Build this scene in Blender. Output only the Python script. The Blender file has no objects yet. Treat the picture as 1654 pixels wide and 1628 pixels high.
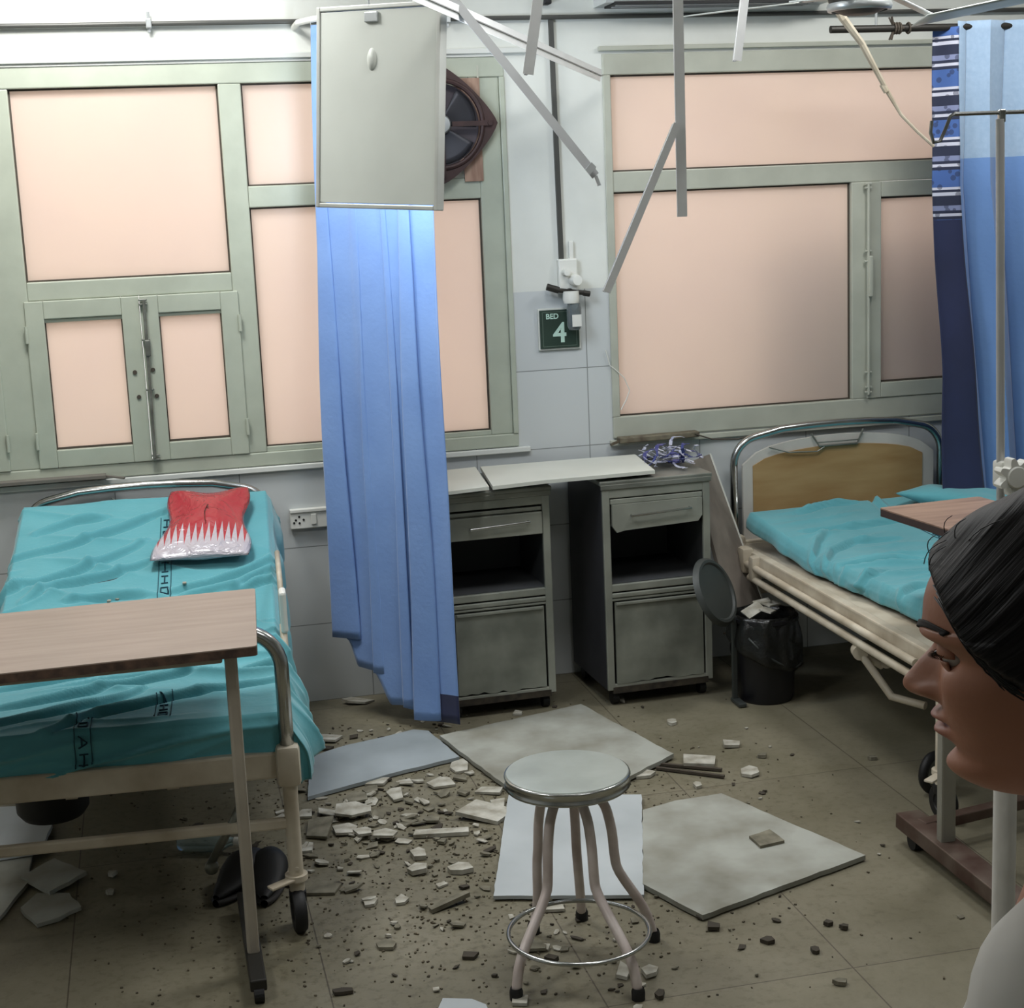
import bpy, bmesh, math, random
from mathutils import Vector, Matrix, noise, Euler
random.seed(7)
PI = math.pi
C = bpy.context.scene.collection
sc = bpy.context.scene

# ------------------------------------------------------------------ camera
CAM = Vector((0.0, -5.853, 1.85)); FPX = 2551.9
yaw, pit, rol = -0.22182677, -0.18887113, 0.04308444
R = Matrix.Rotation(yaw, 3, 'Z') @ Matrix.Rotation(pit, 3, 'X') @ Matrix.Rotation(rol, 3, 'Y')
cd = bpy.data.cameras.new('camera'); cam = bpy.data.objects.new('camera', cd); C.objects.link(cam)
cd.sensor_width = 36; cd.lens = FPX / 1654 * 36; cd.clip_start = 0.05
r0, f0, u0 = R.col[0], R.col[1], R.col[2]
cam.matrix_world = Matrix(((r0.x, u0.x, -f0.x, CAM.x), (r0.y, u0.y, -f0.y, CAM.y), (r0.z, u0.z, -f0.z, CAM.z), (0, 0, 0, 1)))
sc.camera = cam

# ------------------------------------------------------------------ world, lights, exposure
sc.view_settings.view_transform = 'Standard'; sc.view_settings.look = 'None'
sc.view_settings.gamma = 1; sc.view_settings.use_curve_mapping = False
sc.view_settings.exposure = 0.0
wd = bpy.data.worlds.new('world'); sc.world = wd; wd.use_nodes = True
bgn = wd.node_tree.nodes['Background']; bgn.inputs[0].default_value = (1.0, 0.965, 0.94, 1); bgn.inputs[1].default_value = 1.75

def area(name, loc, size, power, col, rot=(0, 0, 0), parent=None):
    l = bpy.data.lights.new(name, 'AREA'); l.shape = 'SQUARE'; l.size = size; l.energy = power; l.color = col
    o = bpy.data.objects.new(name, l); C.objects.link(o); o.location = loc; o.rotation_euler = rot
    if parent: o.parent = parent
    return o
COOL = (1.0, 0.995, 0.975)
LAMPS = [((-0.15, -0.75), 36), ((1.25, -1.7), 20), ((2.75, -1.3), 26), ((-1.1, -3.1), 24), ((1.7, -3.9), 9)]  # last two: unseen panels added as fill from the camera side

# ------------------------------------------------------------------ pixel -> world helpers
def ray(px, py):
    return R @ Vector(((px - 827) / FPX, 1.0, -(py - 814) / FPX))
def W(px, py, y=0.0):
    r = ray(px, py); return CAM + r * ((y - CAM.y) / r.y)
def F(px, py, z=0.0):
    r = ray(px, py); return CAM + r * ((z - CAM.z) / r.z)

# ------------------------------------------------------------------ materials
MATS = {}
def srgb(c):
    return tuple(((x / 255) / 12.92 if x / 255 <= .04045 else ((x / 255 + .055) / 1.055) ** 2.4) for x in c)
def mat(name, c, rough=.6, metal=0.0, var=.08, scale=6.0, c2=None, bump=0.0, bscale=None, stretch=(1, 1, 1), spec=.5, coat=0, det=4, lo=.35, hi=.7, sheen=0):
    if name in MATS: return MATS[name]
    m = bpy.data.materials.new(name); m.use_nodes = True; nt = m.node_tree; N = nt.nodes; L = nt.links
    b = N['Principled BSDF']; b.inputs['Roughness'].default_value = rough; b.inputs['Metallic'].default_value = metal
    b.inputs['Specular IOR Level'].default_value = spec; b.inputs['Coat Weight'].default_value = coat
    b.inputs['Sheen Weight'].default_value = sheen
    A = srgb(c); B = srgb(c2) if c2 else tuple(max(0, x * (1 - 2.2 * var)) for x in A)
    tc = N.new('ShaderNodeTexCoord'); mp = N.new('ShaderNodeMapping'); mp.inputs['Scale'].default_value = stretch
    L.new(tc.outputs['Object'], mp.inputs[0])
    n = N.new('ShaderNodeTexNoise'); n.inputs['Scale'].default_value = scale; n.inputs['Detail'].default_value = det
    L.new(mp.outputs[0], n.inputs[0])
    rp = N.new('ShaderNodeValToRGB'); rp.color_ramp.elements[0].position = lo; rp.color_ramp.elements[1].position = hi
    rp.color_ramp.elements[0].color = (*B, 1); rp.color_ramp.elements[1].color = (*A, 1)
    L.new(n.outputs['Fac'], rp.inputs[0]); L.new(rp.outputs[0], b.inputs['Base Color'])
    if bump:
        n2 = N.new('ShaderNodeTexNoise'); n2.inputs['Scale'].default_value = bscale or scale * 4; n2.inputs['Detail'].default_value = 5
        L.new(mp.outputs[0], n2.inputs[0])
        bp = N.new('ShaderNodeBump'); bp.inputs['Strength'].default_value = bump; bp.inputs['Distance'].default_value = .01
        L.new(n2.outputs['Fac'], bp.inputs['Height']); L.new(bp.outputs[0], b.inputs['Normal'])
    MATS[name] = m; return m
def emit(name, c, s):
    m = bpy.data.materials.new(name); m.use_nodes = True; N = m.node_tree.nodes
    b = N['Principled BSDF']; b.inputs['Base Color'].default_value = (*srgb(c), 1)
    b.inputs['Emission Color'].default_value = (*srgb(c), 1); b.inputs['Emission Strength'].default_value = s
    MATS[name] = m; return m

M_frame = mat('window_paint', (176, 182, 166), .38, var=.05, scale=9, bump=.06, bscale=30)
M_frame2 = mat('window_paint_beige', (178, 180, 166), .4, var=.06, scale=7, bump=.06)
M_gasket = mat('gasket_dark', (70, 62, 52), .7)
M_plaster = mat('plaster', (212, 214, 208), .75, var=.05, scale=3, bump=.12, bscale=25)
M_ceil = mat('ceiling_white', (215, 215, 210), .85, var=.03)
M_cream = mat('cream_enamel', (208, 200, 182), .42, var=.09, scale=7, c2=(172, 160, 140), bump=.05)
M_chrome = mat('chrome_tube', (190, 192, 190), .22, 1.0, var=.1, scale=12)
M_steel = mat('dusty_steel', (150, 152, 144), .42, .65, var=.13, scale=5, c2=(108, 110, 102), bump=.05, stretch=(1, 1, 3))
M_cabfront = mat('cabinet_grey', (163, 165, 154), .48, .35, var=.1, scale=4, c2=(128, 131, 122), bump=.05)
M_cabdoor = mat('cabinet_door_dirty', (146, 149, 138), .55, .25, var=.12, scale=5, c2=(104, 107, 98), bump=.08)
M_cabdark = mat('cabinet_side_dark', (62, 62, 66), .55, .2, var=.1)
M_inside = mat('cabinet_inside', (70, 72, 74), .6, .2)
M_rust = mat('rust_edge', (70, 62, 50), .8, .1, c2=(40, 36, 30), scale=30)
M_tile_dirty = mat('ceiling_board_dusty', (158, 160, 152), .85, scale=5, c2=(122, 120, 108), bump=.15, bscale=40, lo=.3, hi=.65)
M_tile_clean = mat('ceiling_board_clean', (178, 184, 186), .8, scale=3, c2=(160, 166, 168), bump=.05)
M_tile_blue = mat('ceiling_board_bluegrey', (150, 158, 162), .8, scale=3, c2=(128, 136, 138), bump=.05)
M_chip = mat('chip_white', (186, 184, 174), .85, scale=20, c2=(140, 136, 122), bump=.1)
M_chipgrey = mat('chip_grey', (128, 124, 108), .9, scale=20, c2=(92, 88, 74), bump=.1)
M_chipdark = mat('chip_dark', (62, 56, 46), .9, scale=20)
M_grit = mat('grit', (98, 90, 72), .95, scale=30, c2=(60, 54, 42))
M_black = mat('black_rubber', (16, 16, 18), .6, var=.1)
M_binblack = mat('black_bin_plastic', (20, 20, 26), .42, var=.1)
M_bag = mat('black_bag', (24, 25, 24), .32, var=.2, scale=14, bump=.7, bscale=22)
M_lid = mat('bin_lid_grey', (58, 62, 60), .5, .1, var=.08)
M_white = mat('white_plastic', (222, 222, 214), .4, var=.04)
M_darkmetal = mat('dark_metal', (52, 50, 46), .5, .5)
M_grid = mat('grid_bar_white', (238, 240, 240), .35, 0, var=.04, scale=12)
M_gridback = mat('grid_bar_grey', (150, 152, 152), .4, 0, var=.08)
M_ply = mat('headboard_ply', (168, 140, 96), .6, scale=3, c2=(148, 116, 72), stretch=(1, 1, 5), bump=.04)
M_red = None
M_plank = mat('leaning_board', (136, 128, 118), .7, scale=4, c2=(108, 100, 92), stretch=(3, 3, 1))
M_wood_strip = mat('wood_strip', (176, 148, 128), .6, scale=5, c2=(128, 96, 80), stretch=(6, 6, 1))
M_fan = mat('exhaust_ring', (66, 44, 42), .55, .2, var=.2, scale=18)
M_blade = mat('exhaust_blade', (78, 78, 84), .45, .4, var=.12)
M_hub = mat('hub_metal', (186, 190, 190), .35, .6, var=.1)
M_navy = mat('navy_cloth', (30, 38, 74), .85, var=.1, sheen=.2)
M_skin = None
M_hair = None
M_shirt = mat('white_coat', (212, 210, 204), .85, var=.04, scale=8, bump=.12, bscale=10)
M_trouser = mat('dark_trousers', (48, 50, 60), .85)

def laminate(name, c, c2):
    m = mat(name, c, .42, scale=2.2, c2=c2, stretch=(1.5, 14, 14), det=6, bump=.02); return m
M_lam = laminate('wood_laminate', (158, 142, 130), (144, 128, 116))
M_lam2 = laminate('wood_laminate_brown', (160, 132, 114), (128, 104, 90))
M_lamedge = mat('laminate_edge', (96, 74, 60), .8, scale=40, c2=(60, 46, 38))

def wall_mat():
    m = bpy.data.materials.new('wall_tiles_plaster'); m.use_nodes = True; N = m.node_tree.nodes; L = m.node_tree.links
    b = N['Principled BSDF']
    g = N.new('ShaderNodeNewGeometry'); s = N.new('ShaderNodeSeparateXYZ'); L.new(g.outputs['Position'], s.inputs[0])
    ad = N.new('ShaderNodeMath'); ad.operation = 'ADD'; L.new(s.outputs['X'], ad.inputs[0]); L.new(s.outputs['Y'], ad.inputs[1])
    cb = N.new('ShaderNodeCombineXYZ'); 
    a2 = N.new('ShaderNodeMath'); a2.operation = 'ADD'; a2.inputs[1].default_value = .16; L.new(ad.outputs[0], a2.inputs[0])
    L.new(a2.outputs[0], cb.inputs[0]); L.new(s.outputs['Z'], cb.inputs[1])
    br = N.new('ShaderNodeTexBrick'); br.offset = 0; br.squash = 1
    br.inputs['Scale'].default_value = 1; br.inputs['Brick Width'].default_value = .45; br.inputs['Row Height'].default_value = .303
    br.inputs['Mortar Size'].default_value = .0022; br.inputs['Mortar Smooth'].default_value = .4
    br.inputs['Color1'].default_value = (*srgb((194, 198, 197)), 1); br.inputs['Color2'].default_value = (*srgb((190, 194, 194)), 1)
    br.inputs['Mortar'].default_value = (*srgb((128, 132, 130)), 1); L.new(cb.outputs[0], br.inputs[0])
    n = N.new('ShaderNodeTexNoise'); n.inputs['Scale'].default_value = 2.2; n.inputs['Detail'].default_value = 6; L.new(g.outputs['Position'], n.inputs[0])
    rp = N.new('ShaderNodeValToRGB'); rp.color_ramp.elements[0].position = .35; rp.color_ramp.elements[1].position = .62
    rp.color_ramp.elements[0].color = (*srgb((200, 202, 195)), 1); rp.color_ramp.elements[1].color = (*srgb((217, 219, 212)), 1); L.new(n.outputs['Fac'], rp.inputs[0])
    gt = N.new('ShaderNodeMath'); gt.operation = 'GREATER_THAN'; gt.inputs[1].default_value = 1.513; L.new(s.outputs['Z'], gt.inputs[0])
    mx = N.new('ShaderNodeMix'); mx.data_type = 'RGBA'; L.new(gt.outputs[0], mx.inputs[0]); L.new(br.outputs['Color'], mx.inputs[6]); L.new(rp.outputs[0], mx.inputs[7])
    L.new(mx.outputs[2], b.inputs['Base Color'])
    ro = N.new('ShaderNodeMath'); ro.operation = 'MULTIPLY_ADD'; ro.inputs[1].default_value = .45; ro.inputs[2].default_value = .35; L.new(gt.outputs[0], ro.inputs[0]); L.new(ro.outputs[0], b.inputs['Roughness'])
    bp = N.new('ShaderNodeBump'); bp.inputs['Strength'].default_value = .15; bp.inputs['Distance'].default_value = .01; L.new(n.outputs['Fac'], bp.inputs['Height']); L.new(bp.outputs[0], b.inputs['Normal'])
    return m
M_wall = wall_mat()

def floor_mat():
    m = bpy.data.materials.new('floor_tiles_dusty'); m.use_nodes = True; N = m.node_tree.nodes; L = m.node_tree.links
    b = N['Principled BSDF']
    g = N.new('ShaderNodeNewGeometry'); mp = N.new('ShaderNodeMapping'); mp.inputs['Location'].default_value = (.32 + .6175 * 10, .617 * 20 + .12, 0)
    L.new(g.outputs['Position'], mp.inputs[0])
    br = N.new('ShaderNodeTexBrick'); br.offset = 0; br.inputs['Scale'].default_value = 1
    br.inputs['Brick Width'].default_value = .6175; br.inputs['Row Height'].default_value = .6175 * 2; br.inputs['Mortar Size'].default_value = .0022; br.inputs['Mortar Smooth'].default_value = .3
    br.inputs['Color1'].default_value = (*srgb((122, 118, 100)), 1); br.inputs['Color2'].default_value = (*srgb((117, 113, 96)), 1); br.inputs['Mortar'].default_value = (*srgb((84, 78, 66)), 1)
    L.new(mp.outputs[0], br.inputs[0])
    def nz(s, d, lo, hi, lc, hc):
        n = N.new('ShaderNodeTexNoise'); n.inputs['Scale'].default_value = s; n.inputs['Detail'].default_value = d; n.inputs['Roughness'].default_value = .65; L.new(g.outputs['Position'], n.inputs[0])
        r = N.new('ShaderNodeValToRGB'); r.color_ramp.elements[0].position = lo; r.color_ramp.elements[1].position = hi; r.color_ramp.elements[0].color = lc; r.color_ramp.elements[1].color = hc
        L.new(n.outputs['Fac'], r.inputs[0]); return n, r
    n1, r1 = nz(2.5, 8, .35, .65, (.72, .70, .64, 1), (1.02, 1.0, 1.0, 1))
    n2, r2 = nz(38, 6, .33, .5, (.55, .52, .46, 1), (1, 1, 1, 1))
    m1 = N.new('ShaderNodeMix'); m1.data_type = 'RGBA'; m1.blend_type = 'MULTIPLY'; m1.inputs[0].default_value = 1; L.new(br.outputs['Color'], m1.inputs[6]); L.new(r1.outputs[0], m1.inputs[7])
    m2 = N.new('ShaderNodeMix'); m2.data_type = 'RGBA'; m2.blend_type = 'MULTIPLY'; L.new(m1.outputs[2], m2.inputs[6]); L.new(r2.outputs[0], m2.inputs[7])
    # rubble dust lies in a patch in front of the first cabinet
    ds = N.new('ShaderNodeVectorMath'); ds.operation = 'DISTANCE'; ds.inputs[1].default_value = (.75, -1.5, 0); L.new(g.outputs['Position'], ds.inputs[0])
    rr = N.new('ShaderNodeMapRange'); rr.inputs[1].default_value = .5; rr.inputs[2].default_value = 1.5; rr.inputs[3].default_value = 1.0; rr.inputs[4].default_value = .25; L.new(ds.outputs['Value'], rr.inputs[0])
    L.new(rr.outputs[0], m2.inputs[0])
    L.new(m2.outputs[2], b.inputs['Base Color']); b.inputs['Roughness'].default_value = .55; b.inputs['Specular IOR Level'].default_value = .35
    bp = N.new('ShaderNodeBump'); bp.inputs['Strength'].default_value = .12; bp.inputs['Distance'].default_value = .01; L.new(n2.outputs['Fac'], bp.inputs['Height']); L.new(bp.outputs[0], b.inputs['Normal'])
    return m
M_floor = floor_mat()

def pane_mat():
    m = bpy.data.materials.new('frosted_peach_pane'); m.use_nodes = True; N = m.node_tree.nodes; L = m.node_tree.links
    N.remove(N['Principled BSDF']); out = N['Material Output']
    g = N.new('ShaderNodeNewGeometry'); n = N.new('ShaderNodeTexNoise'); n.inputs['Scale'].default_value = 3; L.new(g.outputs['Position'], n.inputs[0])
    r = N.new('ShaderNodeValToRGB'); r.color_ramp.elements[0].color = (*srgb((234, 219, 210)), 1); r.color_ramp.elements[1].color = (*srgb((240, 226, 214)), 1); L.new(n.outputs['Fac'], r.inputs[0])
    d = N.new('ShaderNodeBsdfDiffuse'); t = N.new('ShaderNodeBsdfTranslucent'); L.new(r.outputs[0], d.inputs[0]); L.new(r.outputs[0], t.inputs[0])
    mx = N.new('ShaderNodeMixShader'); mx.inputs[0].default_value = .62; L.new(d.outputs[0], mx.inputs[1]); L.new(t.outputs[0], mx.inputs[2])
    gl = N.new('ShaderNodeBsdfGlossy'); gl.inputs['Roughness'].default_value = .35; m2 = N.new('ShaderNodeMixShader'); m2.inputs[0].default_value = .04
    L.new(mx.outputs[0], m2.inputs[1]); L.new(gl.outputs[0], m2.inputs[2]); L.new(m2.outputs[0], out.inputs[0])
    return m
M_pane = pane_mat()

def cloth(name, c, c2, scale=4, holes=False, trans=.25):
    m = mat(name, c, .85, scale=scale, c2=c2, bump=.12, bscale=60, sheen=.3)
    N = m.node_tree.nodes; L = m.node_tree.links; b = N['Principled BSDF']; out = N['Material Output']
    t = N.new('ShaderNodeBsdfTranslucent'); t.inputs[0].default_value = (*srgb(c), 1)
    mx = N.new('ShaderNodeMixShader'); mx.inputs[0].default_value = trans; L.new(b.outputs[0], mx.inputs[1]); L.new(t.outputs[0], mx.inputs[2]); L.new(mx.outputs[0], out.inputs[0])
    return m
M_teal = cloth('teal_sheet', (92, 165, 174), (80, 153, 163), trans=.06)
M_blue = cloth('blue_curtain', (124, 158, 212), (112, 146, 202), trans=.06)
M_blue2 = cloth('blue_curtain_bay', (122, 160, 214), (112, 150, 204))
M_mesh = cloth('pale_blue_mesh', (172, 196, 220), (160, 186, 212), scale=60)
def pattern_mat():
    m = bpy.data.materials.new('navy_printed_border'); m.use_nodes = True; N = m.node_tree.nodes; L = m.node_tree.links; b = N['Principled BSDF']; b.inputs['Roughness'].default_value = .85
    g = N.new('ShaderNodeNewGeometry'); s = N.new('ShaderNodeSeparateXYZ'); L.new(g.outputs['Position'], s.inputs[0])
    md = N.new('ShaderNodeMath'); md.operation = 'FRACT'; ml = N.new('ShaderNodeMath'); ml.operation = 'MULTIPLY'; ml.inputs[1].default_value = 5.6; L.new(s.outputs['Z'], ml.inputs[0]); L.new(ml.outputs[0], md.inputs[0])
    rp = N.new('ShaderNodeValToRGB'); cr = rp.color_ramp; cr.interpolation = 'CONSTANT'
    nav = (*srgb((34, 40, 62)), 1); wh = (*srgb((188, 190, 204)), 1); bl = (*srgb((62, 92, 150)), 1)
    cr.elements[0].position = 0; cr.elements[0].color = nav; cr.elements[1].position = .1; cr.elements[1].color = wh
    for p, c in ((.17, nav), (.22, wh), (.27, bl), (.62, nav), (.68, wh), (.74, nav), (.8, (*srgb((120, 128, 160)), 1)), (.9, nav)):
        e = cr.elements.new(p); e.color = c
    L.new(md.outputs[0], rp.inputs[0])
    v = N.new('ShaderNodeTexVoronoi'); v.inputs['Scale'].default_value = 32; L.new(g.outputs['Position'], v.inputs[0])
    lt = N.new('ShaderNodeMath'); lt.operation = 'LESS_THAN'; lt.inputs[1].default_value = .32; L.new(v.outputs['Distance'], lt.inputs[0])
    mu = N.new('ShaderNodeMath'); mu.operation = 'MULTIPLY'; mu.inputs[1].default_value = .6; L.new(lt.outputs[0], mu.inputs[0])
    mx = N.new('ShaderNodeMix'); mx.data_type = 'RGBA'; L.new(mu.outputs[0], mx.inputs[0]); L.new(rp.outputs[0], mx.inputs[6]); mx.inputs[7].default_value = nav
    L.new(mx.outputs[2], b.inputs['Base Color']); return m
M_print = pattern_mat()

def packet_mat():
    m = bpy.data.materials.new('red_silver_packet'); m.use_nodes = True; N = m.node_tree.nodes; L = m.node_tree.links; b = N['Principled BSDF']; b.inputs['Roughness'].default_value = .22; b.inputs['Coat Weight'].default_value = .5
    tc = N.new('ShaderNodeTexCoord'); s = N.new('ShaderNodeSeparateXYZ'); L.new(tc.outputs['Generated'], s.inputs[0])
    w = N.new('ShaderNodeMath'); w.operation = 'MULTIPLY'; w.inputs[1].default_value = 15; L.new(s.outputs['X'], w.inputs[0])
    p = N.new('ShaderNodeMath'); p.operation = 'PINGPONG'; p.inputs[1].default_value = .5; L.new(w.outputs[0], p.inputs[0])
    q = N.new('ShaderNodeMath'); q.operation = 'MULTIPLY_ADD'; q.inputs[1].default_value = .56; q.inputs[2].default_value = .13; L.new(p.outputs[0], q.inputs[0])
    c = N.new('ShaderNodeMath'); c.operation = 'LESS_THAN'; L.new(s.outputs['Y'], c.inputs[0]); L.new(q.outputs[0], c.inputs[1])
    mx = N.new('ShaderNodeMix'); mx.data_type = 'RGBA'; L.new(c.outputs[0], mx.inputs[0]); mx.inputs[6].default_value = (*srgb((158, 16, 38)), 1); mx.inputs[7].default_value = (*srgb((176, 170, 178)), 1)
    L.new(mx.outputs[2], b.inputs['Base Color'])
    n = N.new('ShaderNodeTexNoise'); n.inputs['Scale'].default_value = 7; n.inputs['Distortion'].default_value = 1.2; L.new(tc.outputs['Generated'], n.inputs[0])
    bp = N.new('ShaderNodeBump'); bp.inputs['Strength'].default_value = .5; bp.inputs['Distance'].default_value = .02; L.new(n.outputs['Fac'], bp.inputs['Height']); L.new(bp.outputs[0], b.inputs['Normal'])
    return m
M_packet = packet_mat()

# ------------------------------------------------------------------ mesh builder
class MB:
    def __init__(s): s.b = bmesh.new(); s.mi = 0
    def face(s, vs):
        try: f = s.b.faces.new(vs); f.material_index = s.mi; return f
        except ValueError: return None
    def box(s, c, d, rot=None, bev=0.0):
        t = bmesh.new(); bmesh.ops.create_cube(t, size=1)
        for v in t.verts: v.co = Vector((v.co.x * d[0], v.co.y * d[1], v.co.z * d[2]))
        if bev: bmesh.ops.bevel(t, geom=t.edges[:], offset=bev, segments=2, affect='EDGES', profile=.5)
        Rm = (Euler(rot).to_matrix() if rot and not isinstance(rot, Matrix) else rot) or Matrix.Identity(3)
        mp = {}
        for v in t.verts: mp[v] = s.b.verts.new(Rm @ v.co + Vector(c))
        for f in t.faces: s.face([mp[v] for v in f.verts])
        t.free(); return s
    def mm(s, a, b, bev=0.0):
        a = Vector(a); b = Vector(b); return s.box((a + b) / 2, [abs(b[i] - a[i]) for i in range(3)], bev=bev)
    def bar(s, p, q, w, h, up=(0, 0, 1), bev=0.0):
        p = Vector(p); q = Vector(q); d = (q - p); l = d.length; d.normalize(); up = Vector(up)
        if abs(d.dot(up)) > .98: up = Vector((0, 1, 0))
        x = d.cross(up).normalized(); z = x.cross(d)
        return s.box((p + q) / 2, (w, l, h), Matrix((x, d, z)).transposed(), bev)
    def tube(s, pts, r, n=12, closed=False, cap=True):
        pts = [Vector(p) for p in pts]; k = len(pts); rs = r if isinstance(r, (list, tuple)) else [r] * k
        rings = []; prev = None
        for i in range(k):
            if closed: t = pts[(i + 1) % k] - pts[i - 1]
            else: t = pts[min(i + 1, k - 1)] - pts[max(i - 1, 0)]
            t.normalize()
            if prev is None:
                a = Vector((0, 0, 1)) if abs(t.z) < .9 else Vector((1, 0, 0)); nn = t.cross(a).normalized()
            else:
                nn = (prev - t * prev.dot(t)).normalized()
            prev = nn; bb = t.cross(nn)
            rings.append([s.b.verts.new(pts[i] + (nn * math.cos(2 * PI * j / n) + bb * math.sin(2 * PI * j / n)) * rs[i]) for j in range(n)])
        for i in range(k if closed else k - 1):
            A = rings[i]; B = rings[(i + 1) % k]
            for j in range(n): s.face([A[j], A[(j + 1) % n], B[(j + 1) % n], B[j]])
        if cap and not closed: s.face(rings[0][::-1]); s.face(rings[-1])
        return s
    def cyl(s, p, q, r, n=20): return s.tube([p, q], r, n)
    def lathe(s, prof, c=(0, 0, 0), n=40, axis=None):
        c = Vector(c); Rm = axis or Matrix.Identity(3); rings = []
        for (r, z) in prof:
            if r < 1e-6: rings.append([s.b.verts.new(c + Rm @ Vector((0, 0, z)))])
            else: rings.append([s.b.verts.new(c + Rm @ Vector((r * math.cos(2 * PI * j / n), r * math.sin(2 * PI * j / n), z))) for j in range(n)])
        for A, B in zip(rings, rings[1:]):
            for j in range(n):
                a = [A[0]] if len(A) == 1 else [A[j], A[(j + 1) % n]]; b = [B[0]] if len(B) == 1 else [B[(j + 1) % n], B[j]]
                if len(a) + len(b) > 2: s.face(a + b)
        return s
    def prism(s, poly, z0, z1, T=None, jag=0):
        T = T or (lambda p: p)
        lo = [s.b.verts.new(T(Vector((p[0], p[1], z0)))) for p in poly]; hi = [s.b.verts.new(T(Vector((p[0], p[1], z1)))) for p in poly]
        n = len(poly); s.face(hi); s.face(lo[::-1])
        for i in range(n): s.face([lo[i], lo[(i + 1) % n], hi[(i + 1) % n], hi[i]])
        return s
    def grid(s, fn, nu, nv, closed_u=False, mi=None):
        V = [[s.b.verts.new(fn(i / nu, j / nv)) for i in range(nu if closed_u else nu + 1)] for j in range(nv + 1)]
        for j in range(nv):
            for i in range(nu):
                i2 = (i + 1) % nu if closed_u else i + 1
                f = s.face([V[j][i], V[j][i2], V[j + 1][i2], V[j + 1][i]])
                if f and mi: f.material_index = mi((i + .5) / nu, (j + .5) / nv)
        return s
    def build(s, name, mats, parent=None, smooth=False, solid=0, sub=0, ang=None, **props):
        me = bpy.data.meshes.new(name); bmesh.ops.recalc_face_normals(s.b, faces=s.b.faces[:]) if not solid else None
        s.b.to_mesh(me); s.b.free()
        for m in (mats if isinstance(mats, (list, tuple)) else [mats]): me.materials.append(m)
        if smooth:
            for p in me.polygons: p.use_smooth = True
            if ang is not None:
                me.set_sharp_from_angle(angle=ang)
        o = bpy.data.objects.new(name, me); C.objects.link(o)
        if parent: o.parent = parent
        if solid:
            md = o.modifiers.new('thick', 'SOLIDIFY'); md.thickness = solid; md.offset = 0
        if sub:
            md = o.modifiers.new('sub', 'SUBSURF'); md.levels = sub; md.render_levels = sub
        for k, v in props.items(): o[k] = v
        return o
SH = math.radians(38)
def tag(o, label, cat, group=None, kind=None):
    o['label'] = label; o['category'] = cat
    if group: o['group'] = group
    if kind: o['kind'] = kind
    return o
def thing(name, label, cat, loc=(0, 0, 0), rz=0, group=None):
    o = bpy.data.objects.new(name, None); C.objects.link(o); o.location = loc; o.rotation_euler = (0, 0, rz); o.empty_display_size = .1
    return tag(o, label, cat, group)
def struct(o): o['kind'] = 'structure'; return o
def arc(c, r, a0, a1, ax, ay, n=8):
    c = Vector(c); ax = Vector(ax); ay = Vector(ay)
    return [c + ax * (r * math.cos(a0 + (a1 - a0) * i / n)) + ay * (r * math.sin(a0 + (a1 - a0) * i / n)) for i in range(n + 1)]
def smooth(a, b, x):
    t = max(0, min(1, (x - a) / (b - a))); return t * t * (3 - 2 * t)
def interp(T, z):
    if z <= T[0][0]: return T[0][1]
    for (a, va), (b, vb) in zip(T, T[1:]):
        if z <= b:
            t = (z - a) / (b - a); return va + (vb - va) * t
    return T[-1][1]
def catmull(T, z):
    n = len(T)
    if z <= T[0][0]: return T[0][1]
    if z >= T[-1][0]: return T[-1][1]
    for i in range(n - 1):
        if z <= T[i + 1][0]:
            a, b = T[i], T[i + 1]; h = b[0] - a[0]; t = (z - a[0]) / h
            ma = (b[1] - T[i - 1][1]) / (b[0] - T[i - 1][0]) if i else (b[1] - a[1]) / h
            mb = (T[i + 2][1] - a[1]) / (T[i + 2][0] - a[0]) if i + 2 < n else (b[1] - a[1]) / h
            return (2*t**3-3*t*t+1)*a[1] + (t**3-2*t*t+t)*h*ma + (-2*t**3+3*t*t)*b[1] + (t**3-t*t)*h*mb

# ================================================================== ROOM
X0, X1, Y0, ZC = -2.6, 4.6, -7.6, 3.0
struct(MB().mm((X0, Y0, -.1), (X1, .2, 0)).build('floor', M_floor))
struct(MB().mm((X0, Y0, ZC), (X1, .2, ZC + .1)).build('ceiling', M_ceil))
WZ0, WZT = .928, 2.375
W1a, W1b, W2a, W2b = -2.05, 1.357, 1.735, 4.3
b = MB()
b.mm((X0, 0, 0), (X1, .2, WZ0)); b.mm((X0, 0, WZT), (X1, .2, ZC))
b.mm((X0, 0, WZ0), (W1a, .2, WZT)); b.mm((W1b, 0, WZ0), (W2a, .2, WZT)); b.mm((W2b, 0, WZ0), (X1, .2, WZT))
struct(b.build('wall_back', M_wall))
struct(MB().mm((X0 - .1, Y0, 0), (X0, .2, ZC)).build('wall_left', M_wall))
struct(MB().mm((X1, Y0, 0), (X1 + .1, .2, ZC)).build('wall_right', M_wall))
struct(MB().mm((X0, Y0 - .1, 0), (X1, Y0, ZC)).build('wall_front', M_wall))
# beam ledge above the windows and its shadow-gap moulding
struct(MB().mm((X0, -.022, 2.385), (1.5, 0, 2.405), .003).mm((X0, -.012, 2.375), (1.34, 0, 2.388)).build('trim_1', M_plaster))
struct(MB().mm((1.72, -.02, 2.385), (X1, 0, 2.402), .003).build('trim_2', M_frame2))
# tiled sill strip standing just below the windows
struct(MB().mm((X0, -.018, .905), (1.40, 0, .925), .003).build('trim_3', M_plaster))
struct(MB().mm((1.72, -.018, .90), (X1, 0, .922), .003).build('trim_4', M_frame2))

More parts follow.
